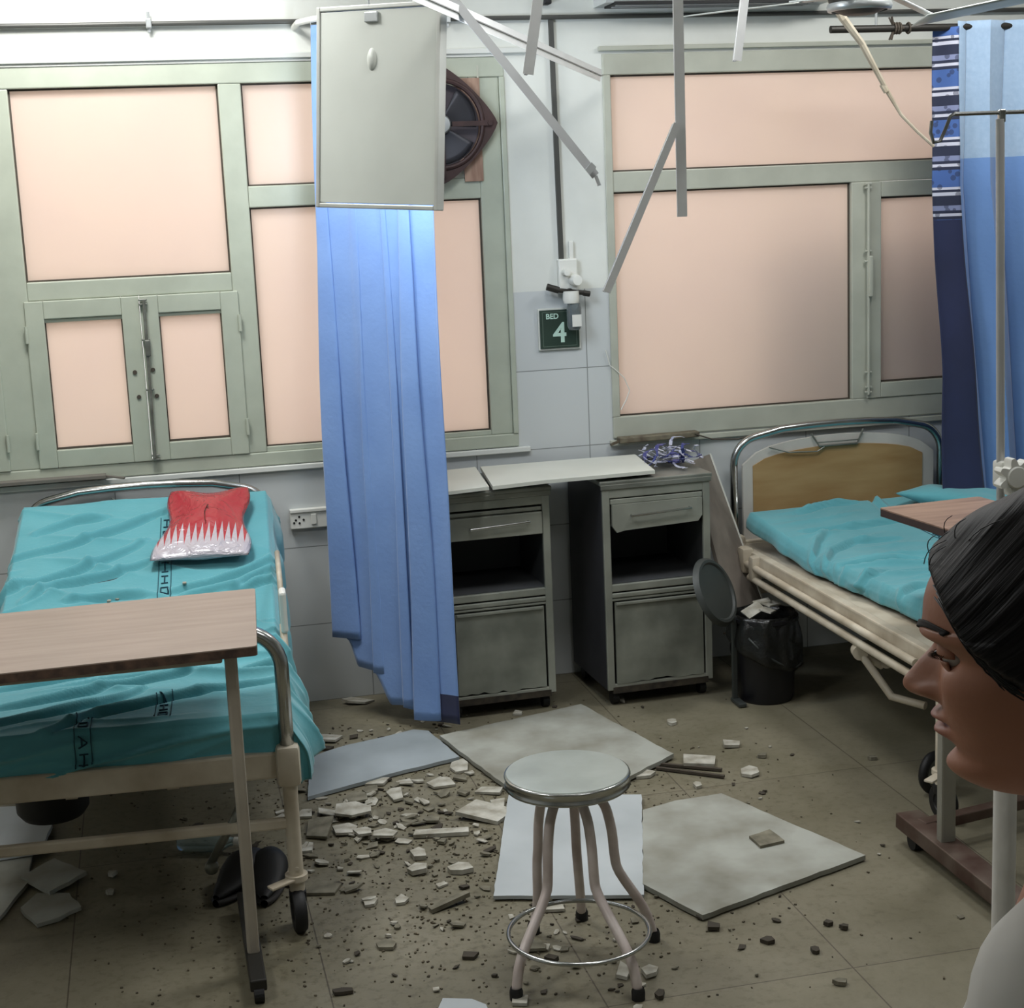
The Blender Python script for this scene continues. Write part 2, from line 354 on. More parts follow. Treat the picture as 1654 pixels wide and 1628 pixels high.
def frame_rect(b, x0, x1, z0, z1, w, y0=-.012, y1=.04, bev=.003):
    """picture frame: outer rectangle, member width w"""
    b.mm((x0, y0, z0), (x0 + w, y1, z1), bev); b.mm((x1 - w, y0, z0), (x1, y1, z1), bev)
    b.mm((x0 + w, y0 + .0008, z1 - w), (x1 - w, y1, z1), bev); b.mm((x0 + w, y0 + .0008, z0), (x1 - w, y1, z0 + w), bev)
def pane(parent, x0, x1, z0, z1, y=.02):
    g = MB(); t = .004
    g.mm((x0 - .004, y - .006, z0 - .004), (x0 + t, y + .0, z1 + .004)); g.mm((x1 - t, y - .006, z0 - .004), (x1 + .004, y, z1 + .004))
    g.mm((x0 + t, y - .0055, z1 - t), (x1 - t, y, z1 + .004)); g.mm((x0 + t, y - .0055, z0 - .004), (x1 - t, y, z0 + t))
    p = MB().mm((x0, y, z0), (x1, y + .005, z1)).build('pane', M_pane, parent)
    g.build('gasket', M_gasket, p); return p

# ---- window 1
b = MB(); fy0, fy1 = .0, .06
b.mm((W1a, -.008, 2.303), (W1b, fy1, WZT), .004)                     # head
b.mm((W1a, -.008, WZ0), (W1b, fy1, .978), .004)                      # sill rail
b.mm((W1a, -.004, .978), (W1a + .1, fy1, 2.303), .004)
b.mm((W1b - .02, -.012, .978), (W1b, fy1, 2.303), .003)              # outer lip at right
b.mm((1.252, -.002, .978), (W1b - .02, fy1, 2.303), .004)
for x0, x1 in ((.317, .398), (-.515, -.397), (-1.33, -1.25)):
    b.mm((x0, -.006, .978), (x1, fy1, 2.303), .004)
b.mm((-.397, -.004, 1.576), (.317, fy1, 1.642), .004)                # transom of the middle bay
b.mm((.398, -.004, 1.868), (1.252, fy1, 1.944), .004)                # transom of the right bay
b.mm((-1.25, -.004, 1.576), (-.515, fy1, 1.642), .004)
w1 = struct(b.build('window_1', M_frame, smooth=False))
pane(w1, -.395, .315, 1.644, 2.301); pane(w1, .4, .90, 1.946, 2.301); pane(w1, .4, 1.25, .998, 1.866)
b = MB().mm((.398, .0, .978), (1.252, .05, .997), .002).build('lower_bead', M_frame, w1)
pane(w1, -1.25, -.517, 1.644, 2.301); pane(w1, -1.95, -1.33, .98, 2.301)
def sash(x0, x1, hinge_left):
    b = MB(); frame_rect(b, x0, x1, .9785, 1.5755, .064, -.014, .03)
    b.mm((x0 + .062, -.004, 1.498), (x1 - .062, .03, 1.512), .003)
    s = b.build('sash', M_frame, w1)
    pane(s, x0 + .064, x1 - .064, 1.046, 1.510, .012)
    gp = MB()
    xx = x0 if hinge_left else x1
    for z in (1.08, 1.46): gp.cyl((xx, -.02, z - .03), (xx, -.02, z + .03), .006, 10)
    gp.build('hinge', M_frame, s); return s
s1 = sash(-.412, -.0165, True); s2 = sash(-.0155, .334, False); sash(-.905, -.512, False); sash(-1.27, -.906, True)
h = MB()
h.cyl((-.008, -.028, .99), (.0, -.028, 1.56), .006, 10)
for z in (1.562, 1.546, 1.0, .985, 1.42, 1.24): h.box((-.004, -.024, z), (.03, .012, .007), bev=.002)
h.box((.0, -.03, 1.39), (.02, .016, .06), bev=.004)
h.build('sash_bolt', M_steel, s2)
h = MB()
for x, z in ((-.052, 1.305), (-.045, 1.215), (.012, 1.31), (.018, 1.215)): h.cyl((x, -.018, z), (x, -.013, z), .008, 10)
h.build('screw_hole', M_gasket, s1)

# exhaust fan bay (upper right of window 1)
fx, fz = 1.10, 2.135
b = MB(); frame_rect(b, .90, 1.252, 1.944, 2.303, .03, -.006, .05); b.mm((1.255, -.01, 1.944), (1.262, .0, 2.345)); b.build('fan_bay_frame', M_frame2, w1)
bb = MB(); bb.mm((1.192, -.016, 1.93), (1.262, -.0085, 2.30)); bb.mm((.93, .012, 2.19), (.96, .03, 2.275)); bb.mm((.93, .012, 2.262), (1.222, .03, 2.275))
bb.build('wood_strip', M_wood_strip, w1)
pane(w1, .93, 1.222, 1.975, 2.262, .034)
pf = thing('exhaust_fan', 'dark round exhaust fan on a diamond bracket in the left window, half behind the panel', 'fan', (fx, -.052, fz))
def ringpoly(n, fr): return [fr(2 * PI * i / n) for i in range(n)]
def diamond(a):
    c, s_ = math.cos(a), math.sin(a); return .212 / (abs(c) ** 1.25 + abs(s_) ** 1.25) ** (1 / 1.25)
b = MB(); n = 64
for i in range(n):
    a0, a1 = 2 * PI * i / n, 2 * PI * (i + 1) / n
    q = []
    for y in (-.02, .0):
        for a in (a0, a1):
            for r in (.150, diamond(a) + .0):
                q.append(b.b.verts.new((r * math.cos(a), y, r * math.sin(a))))
    b.face([q[0], q[1], q[3], q[2]]); b.face([q[4], q[6], q[7], q[5]]); b.face([q[0], q[2], q[6], q[4]]); b.face([q[1], q[5], q[7], q[3]])
b.tube([(.155 * math.cos(2 * PI * i / n), -.022, .155 * math.sin(2 * PI * i / n)) for i in range(n)], .009, 8, closed=True)
b.build('bracket_ring', M_fan, pf)
b = MB()
for a in (0, PI / 2, PI, 3 * PI / 2): b.bar((.04 * math.cos(a), -.03, .04 * math.sin(a)), (.19 * math.cos(a), -.03, .19 * math.sin(a)), .018, .008, up=(0, 1, 0))
for a in (0, PI / 2, PI, 3 * PI / 2): b.cyl((.18 * math.cos(a), -.04, .18 * math.sin(a)), (.18 * math.cos(a), -.02, .18 * math.sin(a)), .009, 10)
b.build('strut', M_fan, pf)
b = MB()
for k in range(4):
    a = k * PI / 2 + .5
    b.grid(lambda u, v, a=a: Vector(((.03 + .11 * v) * math.cos(a + (u - .5) * 1.15), .01 - .022 * (u - .5), (.03 + .11 * v) * math.sin(a + (u - .5) * 1.15))), 8, 6)
b.build('blade', M_blade, pf, smooth=True, solid=.003)
MB().lathe([(0, .0), (.149, .0), (.149, .004), (0, .004)], (0, .026, 0), 48, Matrix.Rotation(PI / 2, 3, 'X')).build('shutter', mat('shutter_dark', (84, 76, 82), .6, .1, var=.15), pf)
MB().lathe([(0, .035), (.03, .033), (.036, .02), (.036, -.02)], (0, -.01, 0), 24, Matrix.Rotation(PI / 2, 3, 'X')).build('motor_hub', M_hub, pf, smooth=True, ang=SH)

# ---- window 2
b = MB()
b.mm((W2a, -.008, 2.299), (W2b, .06, WZT), .004); b.mm((W2a, -.008, WZ0), (W2b, .06, 1.012), .004)
b.mm((W2a, -.008, 1.012), (1.765, .06, 2.299), .003); b.mm((1.765, -.004, 1.868), (W2b, .06, 1.944), .004)
b.mm((2.737, -.006, 1.012), (2.86, .06, 1.868), .004); b.mm((W2b - .08, -.004, 1.012), (W2b, .06, 2.299), .004)
b.mm((3.52, -.004, 1.012), (3.62, .06, 2.299), .004)
w2 = struct(b.build('window_2', M_frame2))
pane(w2, 1.767, 3.518, 1.946, 2.297); pane(w2, 1.767, 2.735, 1.014, 1.866); pane(w2, 3.62, 4.21, 1.014, 2.297)
b = MB(); frame_rect(b, 2.80, 3.519, 1.0125, 1.8675, .06, -.014, .03); s = b.build('sash', M_frame2, w2)
pane(s, 2.86, 3.45, 1.076, 1.804, .012)
h = MB(); h.cyl((2.80, -.026, 1.03), (2.80, -.026, 1.86), .006, 8)
for z in (1.86, 1.845, 1.6, 1.56, 1.12, 1.06, 1.04): h.box((2.80, -.022, z), (.028, .014, .008), bev=.002)
h.box((2.806, -.03, 1.5), (.018, .018, .16), bev=.004); h.build('sash_bolt', M_frame2, s)

# outside: sun shade over the left window and a neighbouring wall pier behind the right one
struct(MB().mm((-2.4, .2, 2.42), (1.5, .62, 2.5)).build('trim_5', M_plaster))
b = MB(); b.mm((2.32, .26, -.3), (4.4, .7, 1.68)); struct(b.build('wall_outside', mat('outside_render', (84, 66, 64), .9)))

# ================================================================== things on the back wall
b = MB(); b.cyl((X0, -.02, 2.512), (4.5, -.02, 2.505), .0085, 10)
pipe = b.build('wall_conduit', mat('conduit_dark', (84, 84, 80), .5, .3)); tag(pipe, 'thin dark conduit running along the back wall above both windows', 'conduit')
for px in (240, 723):
    p = W(px, 38, -.02); c = MB(); c.box((p.x, -.018, 2.51), (.02, .034, .034), bev=.004); c.cyl((p.x, -.02, 2.48), (p.x, -.02, 2.55), .006, 8); c.build('conduit_clip', M_hub, pipe)
b = MB(); b.bar((1.541, -.012, 2.505), (1.549, -.012, 1.625), .017, .014, up=(0, 1, 0))
tag(b.build('wall_cable_trunking', mat('trunking_dark', (66, 66, 62), .55)), 'dark vertical cable strip dropping to the gas outlet above the bed number sign', 'cable')

go = thing('gas_outlet', 'white oxygen outlet with valve arms hanging over the bed number sign', 'outlet', (1.57, 0, 1.53))
b = MB(); b.box((-.0, -.015, .035), (.075, .03, .13), bev=.006); b.box((.018, -.012, .12), (.018, .012, .09), bev=.003); b.build('backplate', M_white, go)
b = MB(); b.lathe([(0, .07), (.018, .068), (.022, .05), (.022, 0)], (.02, -.02, .02), 20, Matrix.Rotation(PI / 2, 3, 'X'))
b.lathe([(0, .05), (.012, .048), (.014, 0)], (-.014, -.02, .05), 16, Matrix.Rotation(PI / 2, 3, 'X')); b.build('valve_knob', M_white, go, smooth=True, ang=SH)
b = MB(); b.cyl((-.05, -.05, -.015), (.055, -.05, -.03), .009, 12); b.cyl((-.045, -.05, -.015), (-.09, -.045, .0), .013, 12); b.cyl((.05, -.05, -.03), (.075, -.05, -.035), .011, 12); b.cyl((0, -.05, -.02), (0, 0, -.02), .01, 10)
b.build('valve_arm', M_darkmetal, go, smooth=True, ang=SH)
b = MB(); b.lathe([(0, .0), (.03, .0), (.032, -.03), (.028, -.045), (0, -.048)], (.0, -.055, -.02), 24); b.build('flow_cap', M_white, go, smooth=True, ang=SH)
b = MB(); b.lathe([(0, 0), (.024, 0), (.028, -.02), (.028, -.085), (.02, -.1), (0, -.1)], (.01, -.055, -.066), 24)
gm = mat('clear_grey_jar', (150, 160, 162), .15, var=.05); gm.node_tree.nodes['Principled BSDF'].inputs['Transmission Weight'].default_value = .6
b.build('humidifier_jar', gm, go, smooth=True, ang=SH)
MB().box((.012, -.086, -.13), (.036, .002, .045)).build('jar_label', M_white, go)

a = W(868, 501); d = W(936, 560); cx, cz = (a.x + d.x) / 2, (a.z + d.z) / 2
sg = thing('bed_number_sign', 'dark green square sign reading BED 4 on the tiled pier between the windows', 'sign', (cx, 0, cz))
MB().box((0, -.006, 0), (.166, .012, .158), bev=.002).build('border', mat('sign_white', (214, 216, 208), .5), sg)
MB().box((0, -.011, 0), (.154, .012, .146), bev=.002).build('face', mat('sign_green', (44, 62, 52), .45), sg)
def text_obj(name, txt, size, m, parent, loc, rot=(PI / 2, 0, 0), ext=.0008, sy=1):
    cu = bpy.data.curves.new(name, 'FONT'); cu.body = txt; cu.size = size; cu.extrude = ext; cu.align_x = 'CENTER'; cu.align_y = 'CENTER'; cu.offset = size * .02
    o = bpy.data.objects.new(name, cu); C.objects.link(o)
    dg = bpy.context.evaluated_depsgraph_get(); me = bpy.data.meshes.new_from_object(o.evaluated_get(dg)); bpy.data.objects.remove(o)
    me.materials.clear(); me.materials.append(m); o = bpy.data.objects.new(name, me); C.objects.link(o); o.parent = parent; o.location = loc; o.rotation_euler = rot; o.scale = (1, sy, 1); return o
M_signtxt = mat('sign_letter', (196, 226, 210), .5)
text_obj('letters', 'BED', .028, M_signtxt, sg, (-.028, -.018, .048)); text_obj('numeral', '4', .105, M_signtxt, sg, (.0, -.018, -.018))
b = MB()
for sx in (-1, 1): b.box((sx * .066, -.0175, 0), (.002, .001, .132))
for sz in (-1, 1): b.box((0, -.0175, sz * .065), (.132, .001, .002))
b.build('rule_line', mat('sign_line', (96, 112, 100), .5), sg)

so = thing('socket_board', 'white switch and socket plate on the tiled wall beside the hanging blue curtain', 'socket', (.54, 0, .716))
MB().box((0, -.012, 0), (.15, .024, .07), bev=.004).mm((-.075, -.03, .028), (.085, 0, .04), .002).build('plate', M_white, so)
b = MB()
for x, z in ((-.055, .0), (-.042, .012), (-.042, -.012), (-.026, .0), (-.062, -.01)): b.cyl((x, -.026, z), (x, -.022, z), .0042, 10)
b.build('socket_hole', M_black, so)
MB().box((.012, -.026, 0), (.02, .006, .04), bev=.002).build('switch', M_white, so)

b = MB(); pts = [W(978, 565, -.008), W(985, 590, -.008), W(995, 598, -.01), W(1008, 610, -.012), W(1017, 630, -.012), W(1012, 645, -.012), W(1003, 662, -.012)]
tag(b.tube(pts, .0022, 6).build('loose_wire', M_white), 'thin white loose wire curling beside the corner of the right window', 'wire')

b = MB(); p = W(988, 714, -.04); q = W(1122, 704, -.04)
b.bar((1.745, -.035, .925), (2.07, -.035, .928), .05, .022, bev=.004); b.bar((1.71, -.05, .912), (1.79, -.035, .935), .012, .008)
cb = tag(b.build('broken_conduit_piece', mat('dirty_olive', (122, 116, 96), .7, scale=20, c2=(74, 64, 50))), 'dirty broken strip lying on the sill of the right window', 'debris')
b = MB(); b.tube([(2.05, -.06, .93), (2.12, -.07, .905), (2.22, -.08, .90), (2.3, -.08, .915)], .003, 6)
tag(b.build('loose_cable', M_gasket), 'thin dark cable running from the sill strip to the right bed headboard', 'cable')
p0 = W(-60, 782, -.05); p1 = W(170, 770, -.05)
b = MB(); b.bar((-.75, -.03, .94), (-.185, -.03, .94), .055, .014, bev=.002); b.bar((-.2, -.03, .942), (-.12, -.05, .93), .02, .006)
tag(b.build('sill_board_strip', mat('strip_grey', (108, 104, 96), .7, scale=10)), 'dark grey strip of board on the sill behind the left bed headboard', 'debris')

# split air conditioner, only its underside shows at the top of the frame
ac = thing('air_conditioner', 'white wall air conditioner above the right window, dark louvre slot underneath', 'air conditioner', (2.16, 0, 2.66))
b = MB(); prof = [(0, -.12), (-.16, -.12), (-.205, -.08), (-.215, .02), (-.2, .14), (-.17, .155), (0, .155)]
L_ = [b.b.verts.new((-.45, y, z)) for y, z in prof]; R_ = [b.b.verts.new((.45, y, z)) for y, z in prof]; n = len(prof)
b.face(L_); b.face(R_[::-1])
for i in range(n): b.face([L_[i], L_[(i + 1) % n], R_[(i + 1) % n], R_[i]])
b.build('body', mat('ac_white', (205, 208, 206), .4), ac)
MB().mm((-.42, -.17, -.128), (.36, -.04, -.118)).build('louvre_slot', M_black, ac)
b = MB()
for y in (-.15, -.1): b.bar((-.41, y, -.13), (.35, y, -.13), .02, .004, bev=.001)
b.build('louvre_vane', M_gridback, ac)

# wall bracket / small black sensor between window heads
b = MB(); b.box((0, -.03, 0), (.03, .05, .03), bev=.005); o = b.build('wall_sensor', M_black); p = W(880, 2, -.01); o.location = (p.x, 0, p.z)
tag(o, 'tiny black fitting on the wall above the dark conduit between the windows', 'fitting')

# ================================================================== lamps
for i, ((lx, ly), pw) in enumerate(LAMPS):
    t = thing('ceiling_light', ['square ceiling panel light close to the back wall over the left bed', 'square ceiling panel light above the bedside cabinets', 'square ceiling panel light over the right bed', 'added unseen fill light panel on the ceiling in the middle of the room', 'added unseen fill light panel on the ceiling behind the person'][i], 'light', (lx, ly, ZC))
    b = MB(); w = .3
    for sx in (-1, 1): b.mm((sx * w - .012, -w, -.03), (sx * w + .012, w, 0)); b.mm((-w + .012, sx * w - .012, -.03), (w - .012, sx * w + .012, 0))
    b.build('frame', M_white, t); MB().mm((-w + .012, -w + .012, -.02), (w - .012, w - .012, -.012)).build('diffuser', emit('diffuser_%d' % i, (240, 246, 255), 3), t)
    area('lamp', (0, 0, -.035), .55, pw, COOL, parent=t)

# hanging LED panel, seen from the back
pc = [W(515, 18, -.86), W(712, 3, -1.2), W(708, 338, -1.2), W(520, 330, -.86)]
ctr = (pc[0] + pc[1] + pc[2] + pc[3]) / 4; ux = ((pc[1] + pc[2]) - (pc[0] + pc[3])).normalized(); uz = ((pc[0] + pc[1]) - (pc[2] + pc[3])).normalized(); uy = uz.cross(ux)
wd_ = ((pc[1] + pc[2]) - (pc[0] + pc[3])).length / 2; ht_ = ((pc[0] + pc[1]) - (pc[2] + pc[3])).length / 2
ld = thing('hanging_light_panel', 'grey square light panel dangling in front of the blue curtain, its back facing out', 'light', ctr)
ld.rotation_euler = Matrix((ux, uy, uz)).transposed().to_euler()
M_ledback = mat('panel_back_grey', (186, 190, 182), .55, .0, var=.05, scale=3, bump=.05)
b = MB(); b.box((0, 0, 0), (wd_ * .97, .018, ht_ * .97), bev=.002); b.build('back_sheet', M_ledback, ld)
b = MB(); w, hh = wd_ / 2, ht_ / 2
for sx in (-1, 1): b.box((sx * w, 0.004, 0), (.014, .034, ht_ + .014), bev=.003)
for sz in (-1, 1): b.box((0, 0.004, sz * hh), (wd_ - .014, .034, .014), bev=.003)
b.build('rim', mat('panel_rim', (190, 192, 186), .4, .3), ld)
MB().box((0, .0145, 0), (wd_ * .93, .004, ht_ * .93)).build('diffuser', emit('panel_glow', (225, 238, 255), 6), ld)
b = MB(); b.lathe([(0, .008), (.018, .005), (.022, 0)], (-.02, -.009, .14), 20, Matrix.Rotation(PI / 2, 3, 'X') @ Matrix.Diagonal((.8, 1.5, 1))); b.build('dent', M_ledback, ld, smooth=True)
b = MB(); b.box((-.02, -.012, hh - .03), (.05, .012, .03), bev=.003); b.tube([(-.03, -.01, hh), (-.05, .0, hh + .05), (-.12, .0, hh + .09), (-.1, 0, hh + .3), (-.05, 0, ZC - ctr.z)], .004, 6)
b.tube([(.12, .0, hh), (.1, .0, ZC - ctr.z)], .002, 5); b.build('hanging_wire', M_hub, ld)
al = area('lamp', (0, .03, 0), .34, 6.0, (.80, .90, 1.0), rot=(PI / 2, 0, 0), parent=ld)

# dangling ceiling grid bars
def gbar(name, pts, label, w=.024, group=None, mats=None, top=True, hang=.035):
    t = tag(MB_bar(pts, w, hang, mats or [M_grid, M_gridback], name), label, 'bar', group); return t
def MB_bar(pts, w, hang, mats, name):
    b = MB()
    for p, q in zip(pts, pts[1:]):
        p = Vector(p); q = Vector(q)
        d = (q - p).normalized(); v = Vector((0, 1, 0)); x = d.cross(v).normalized()
        b.mi = 0; b.bar(p, q, w, .0025, up=(0, 1, 0))
        b.mi = 1; b.bar(p + Vector((0, .014, 0)), q + Vector((0, .014, 0)), .003, .026, up=(0, 1, 0))
        b.bar(p + Vector((0, .027, 0)), q + Vector((0, .027, 0)), .008, .006, up=(0, 1, 0))
    return b.build(name, mats)
def ext(p, q, z=ZC):   # continue the line from p through q up to height z
    d = q - p; return q + d * ((z - q.z) / d.z)
def two(a, b_, y): return W(*a, y), W(*b_, y)
p, q = two((853, 120), (869, 0), -1.8); gbar('ceiling_grid_bar', [p, ext(p, q)], 'short white ceiling grid bar hanging down left of the tall hanging one, cut square', .028)
p, q = two((1102, 350), (1095, 0), -1.9); gbar('ceiling_grid_bar', [p, ext(p, q)], 'longest upright grid bar hanging over the left edge of the right window', .027)
p, q = two((1191, 98), (1203, 0), -1.5); gbar('ceiling_grid_bar', [p, ext(p, q)], 'short grid bar hanging in front of the right window head, furthest right upright', .024)
p, q = two((980, 472), (1094, 200), -1.93); gbar('ceiling_grid_bar', [p, q], 'slanting white grid bar hooked on the longest upright bar, pointing down left', .02)
p = W(970, 122, -.14); q = W(712, 8, -1.3); gbar('ceiling_grid_bar', [p, q, q + (q - p) * .35], 'bright white grid bar sloping from the light panel to the right window corner', .042)
p = W(962, 284, -1.2); q = W(772, 48, -1.2); t = gbar('ceiling_grid_bar', [p, q, q + (q - p) * .45], 'grey diagonal grid bar with a pointed clip crossing the pier between windows', .026, mats=[M_gridback, M_gridback])
MB().bar(p, W(968, 300, -1.2), .01, .006, up=(0, 1, 0)).bar(W(950, 268, -1.215), W(958, 276, -1.215), .03, .004, up=(0, 1, 0)).build('end_clip', M_hub, t)
b = MB(); b.tube([W(1318, -40, -.6), W(1362, 30, -.6), W(1392, 70, -.55), W(1430, 142, -.5), W(1455, 185, -.48), W(1482, 213, -.47), W(1508, 236, -.46)], [.016, .015, .012, .009, .006, .006, .006], 8)
b.tube([W(1425, 136, -.5), W(1432, 148, -.5)], .012, 8)
tag(b.build('bent_ceiling_rod', M_cream), 'thin bent cream rod hanging down to the right curtain edge', 'rod')

# ceiling fan
fc = Vector((2.30, -1.0, 2.45))
cf = thing('ceiling_fan', 'grey ceiling fan with dark underside at the top edge above the right window', 'fan', fc)
MB().lathe([(0, -.06), (.05, -.06), (.085, -.045), (.1, -.01), (.1, .03), (.06, .06), (0, .065)], n=36).build('motor_housing', M_darkmetal, cf, smooth=True, ang=SH)
MB().lathe([(.088, -.05), (.1, -.048), (.104, -.035), (.1, -.025)], n=36).build('trim_ring', M_hub, cf, smooth=True)
MB().cyl((0, 0, .06), (0, 0, ZC - fc.z), .012, 12).lathe([(.012, .0), (.06, .02), (.06, .06)], (0, 0, ZC - fc.z - .062), 20).build('down_rod', M_white, cf)
for ang in (-.10, 2 * PI / 3 + .15, 4 * PI / 3 - .3):
    ca, sa = math.cos(ang), math.sin(ang)
    def bf(u, v, ca=ca, sa=sa, ang=ang):
        r = .2 + .42 * v; hw = .07 + .022 * math.sin(v * PI * .8); s_ = (u - .5) * 2 * hw
        zb_ = (-.085 + .07 * v) if ang == -.10 else 0
        return Vector((r * ca - s_ * sa, r * sa + s_ * ca, zb_ - .02 * (u - .5)))
    MB().grid(bf, 4, 8).build('fan_blade', mat('fan_blade_grey', (186, 190, 184), .4, var=.05), cf, smooth=True, solid=.004)
    MB().bar((.09 * ca, .09 * sa, 0), (.24 * ca, .24 * sa, -.07 if ang == -.10 else .003), .045, .006, bev=.001).build('blade_arm', M_hub, cf)

# ================================================================== curtains
def curtain_left():
    def base(u):
        x = .63 + .30 * u; y = -.22 - .36 * u
        return x, y
    def fn(u, v):
        x, y = base(u); k = 4.1
        ph = u * k * 2 * PI + 1.1 * math.sin(u * 7 + .6) + .35 * v * math.sin(u * 17)
        amp = .062 * (.55 + .45 * v) * (0.75 + .35 * math.sin(u * 7 + 1))
        zb = .30 - .10 * smooth(.16, .2, u) - .12 * smooth(.42, .5, u) - .035 * smooth(.6, 1, u)
        z = 2.47 + (zb - 2.47) * v + .008 * math.sin(ph * .5) * v
        nx, ny = .77, .64
        s_ = math.sin(ph) + .3 * math.sin(2 * ph + 3 * v); c_ = .4 * math.cos(ph)
        wv = .012 * noise.noise(Vector((u * 6, v * 3, 0)))
        sag = .02 * math.sin(PI * v) * (u - .3)
        sh = -.012 + .035 * v * (1 - u) * -.6
        return Vector((x + (amp * s_ * nx + wv) + sag + sh, y + amp * s_ * -ny + amp * c_ * ny, z))
    b = MB(); b.grid(fn, 150, 70, mi=lambda u, v: 1 if (u > .93 and v > .955) else 0)
    return b.build('curtain', [M_blue, M_navy], None, smooth=True, solid=.0025)
rail = thing('curtain_rail', 'white curtain rail pipe running out from the wall above the hanging blue curtain', 'rail')
MB().cyl((.6, 0, 2.49), (.6, -.15, 2.49), .011, 12).tube([(.6, -.15, 2.49), (.64, -.24, 2.49), (.96, -.62, 2.49)], .011, 12).build('pipe', M_white, rail)
b = MB(); b.cyl((.96, -.62, 2.49), (.96, -.62, ZC), .006, 8); b.build('drop_rod', M_white, rail)
cl = curtain_left(); tag(cl, 'long plain blue curtain bunched beside the left cabinet, lit bright at its top', 'curtain')
for i in range(9):
    u = (i + .5) / 9; MB().tube([(.63 + .30 * u + .014 * math.cos(a), -.22 - .36 * u + .0 , 2.478 + .018 * math.sin(a)) for a in [k * PI / 5 for k in range(10)]], .0015, 5, closed=True).build('curtain_ring', M_hub, cl)

# bay curtain at right
cr_pipe = thing('curtain_rod', 'dark pipe curtain rod with a tied clamp at the upper right, holding the bay curtain', 'rod', (0, -.46, 2.40))
MB().cyl((2.445, 0, 0), (4.5, 0, .0), .013, 16).build('pipe', M_darkmetal, cr_pipe, smooth=True, ang=SH)
b = MB(); 
for x in (2.69, 2.70, 2.71, 2.745): b.tube([(x, .018 * math.cos(a), .018 * math.sin(a)) for a in [k * PI / 6 for k in range(12)]], .004, 6, closed=True)
for k in range(6): 
    a = k * 1.05; b.bar((2.69, 0, 0), (2.69 + .03 * math.cos(a * 2), .02 * math.cos(a), .045 * math.sin(a)), .006, .006)
b.build('tie_wire', M_gasket, cr_pipe)
MB().cyl((3.6, 0, 0), (3.6, 0, .6), .008, 8).build('drop_rod', M_hub, cr_pipe); MB().cyl((2.62, 0, 0), (2.62, 0, .6), .005, 8).build('drop_rod', M_hub, cr_pipe)
def navy(u, v):
    z = 2.40 + (.35 - 2.40) * v
    xl = interp([(0, 2.965), (.7, 2.912), (1.15, 2.905), (1.85, 2.855), (2.4, 2.858)], z); xr = interp([(0, 3.12), (.7, 3.055), (1.85, 2.935), (2.4, 2.93)], z)
    return Vector((xl + (xr - xl) * u, -.46 + .03 * math.cos(u * PI) + .006 * math.sin(z * 9), z))
def bay(u, v):
    z = 2.42 + (.30 - 2.42) * v
    xl = interp([(0, 3.11), (.7, 3.05), (1.85, 2.93), (2.4, 2.93)], z)
    x = xl + (3.95 - xl) * u; ph = u * 13 * PI
    a = .03 + .012 * math.sin(u * 11)
    return Vector((x + .012 * math.sin(ph * 2), -.478 + a * math.sin(ph) * (.5 + .5 * smooth(0, .4, v)) + .01 * noise.noise(Vector((u * 8, v * 3, 2))), z))
bc = MB().grid(bay, 130, 70, mi=lambda u, v: 1 if v < .222 else 0).build('bay_curtain', [M_blue2, M_mesh], None, smooth=True, solid=.0025)
tag(bc, 'blue bay curtain with a pale mesh top band hanging behind the drip stand', 'curtain')
MB().grid(navy, 12, 60, mi=lambda u, v: 1 if v < .335 else 0).build('navy_border', [M_navy, M_print], bc, smooth=True, solid=.003, label='navy border with printed white and blue bands')

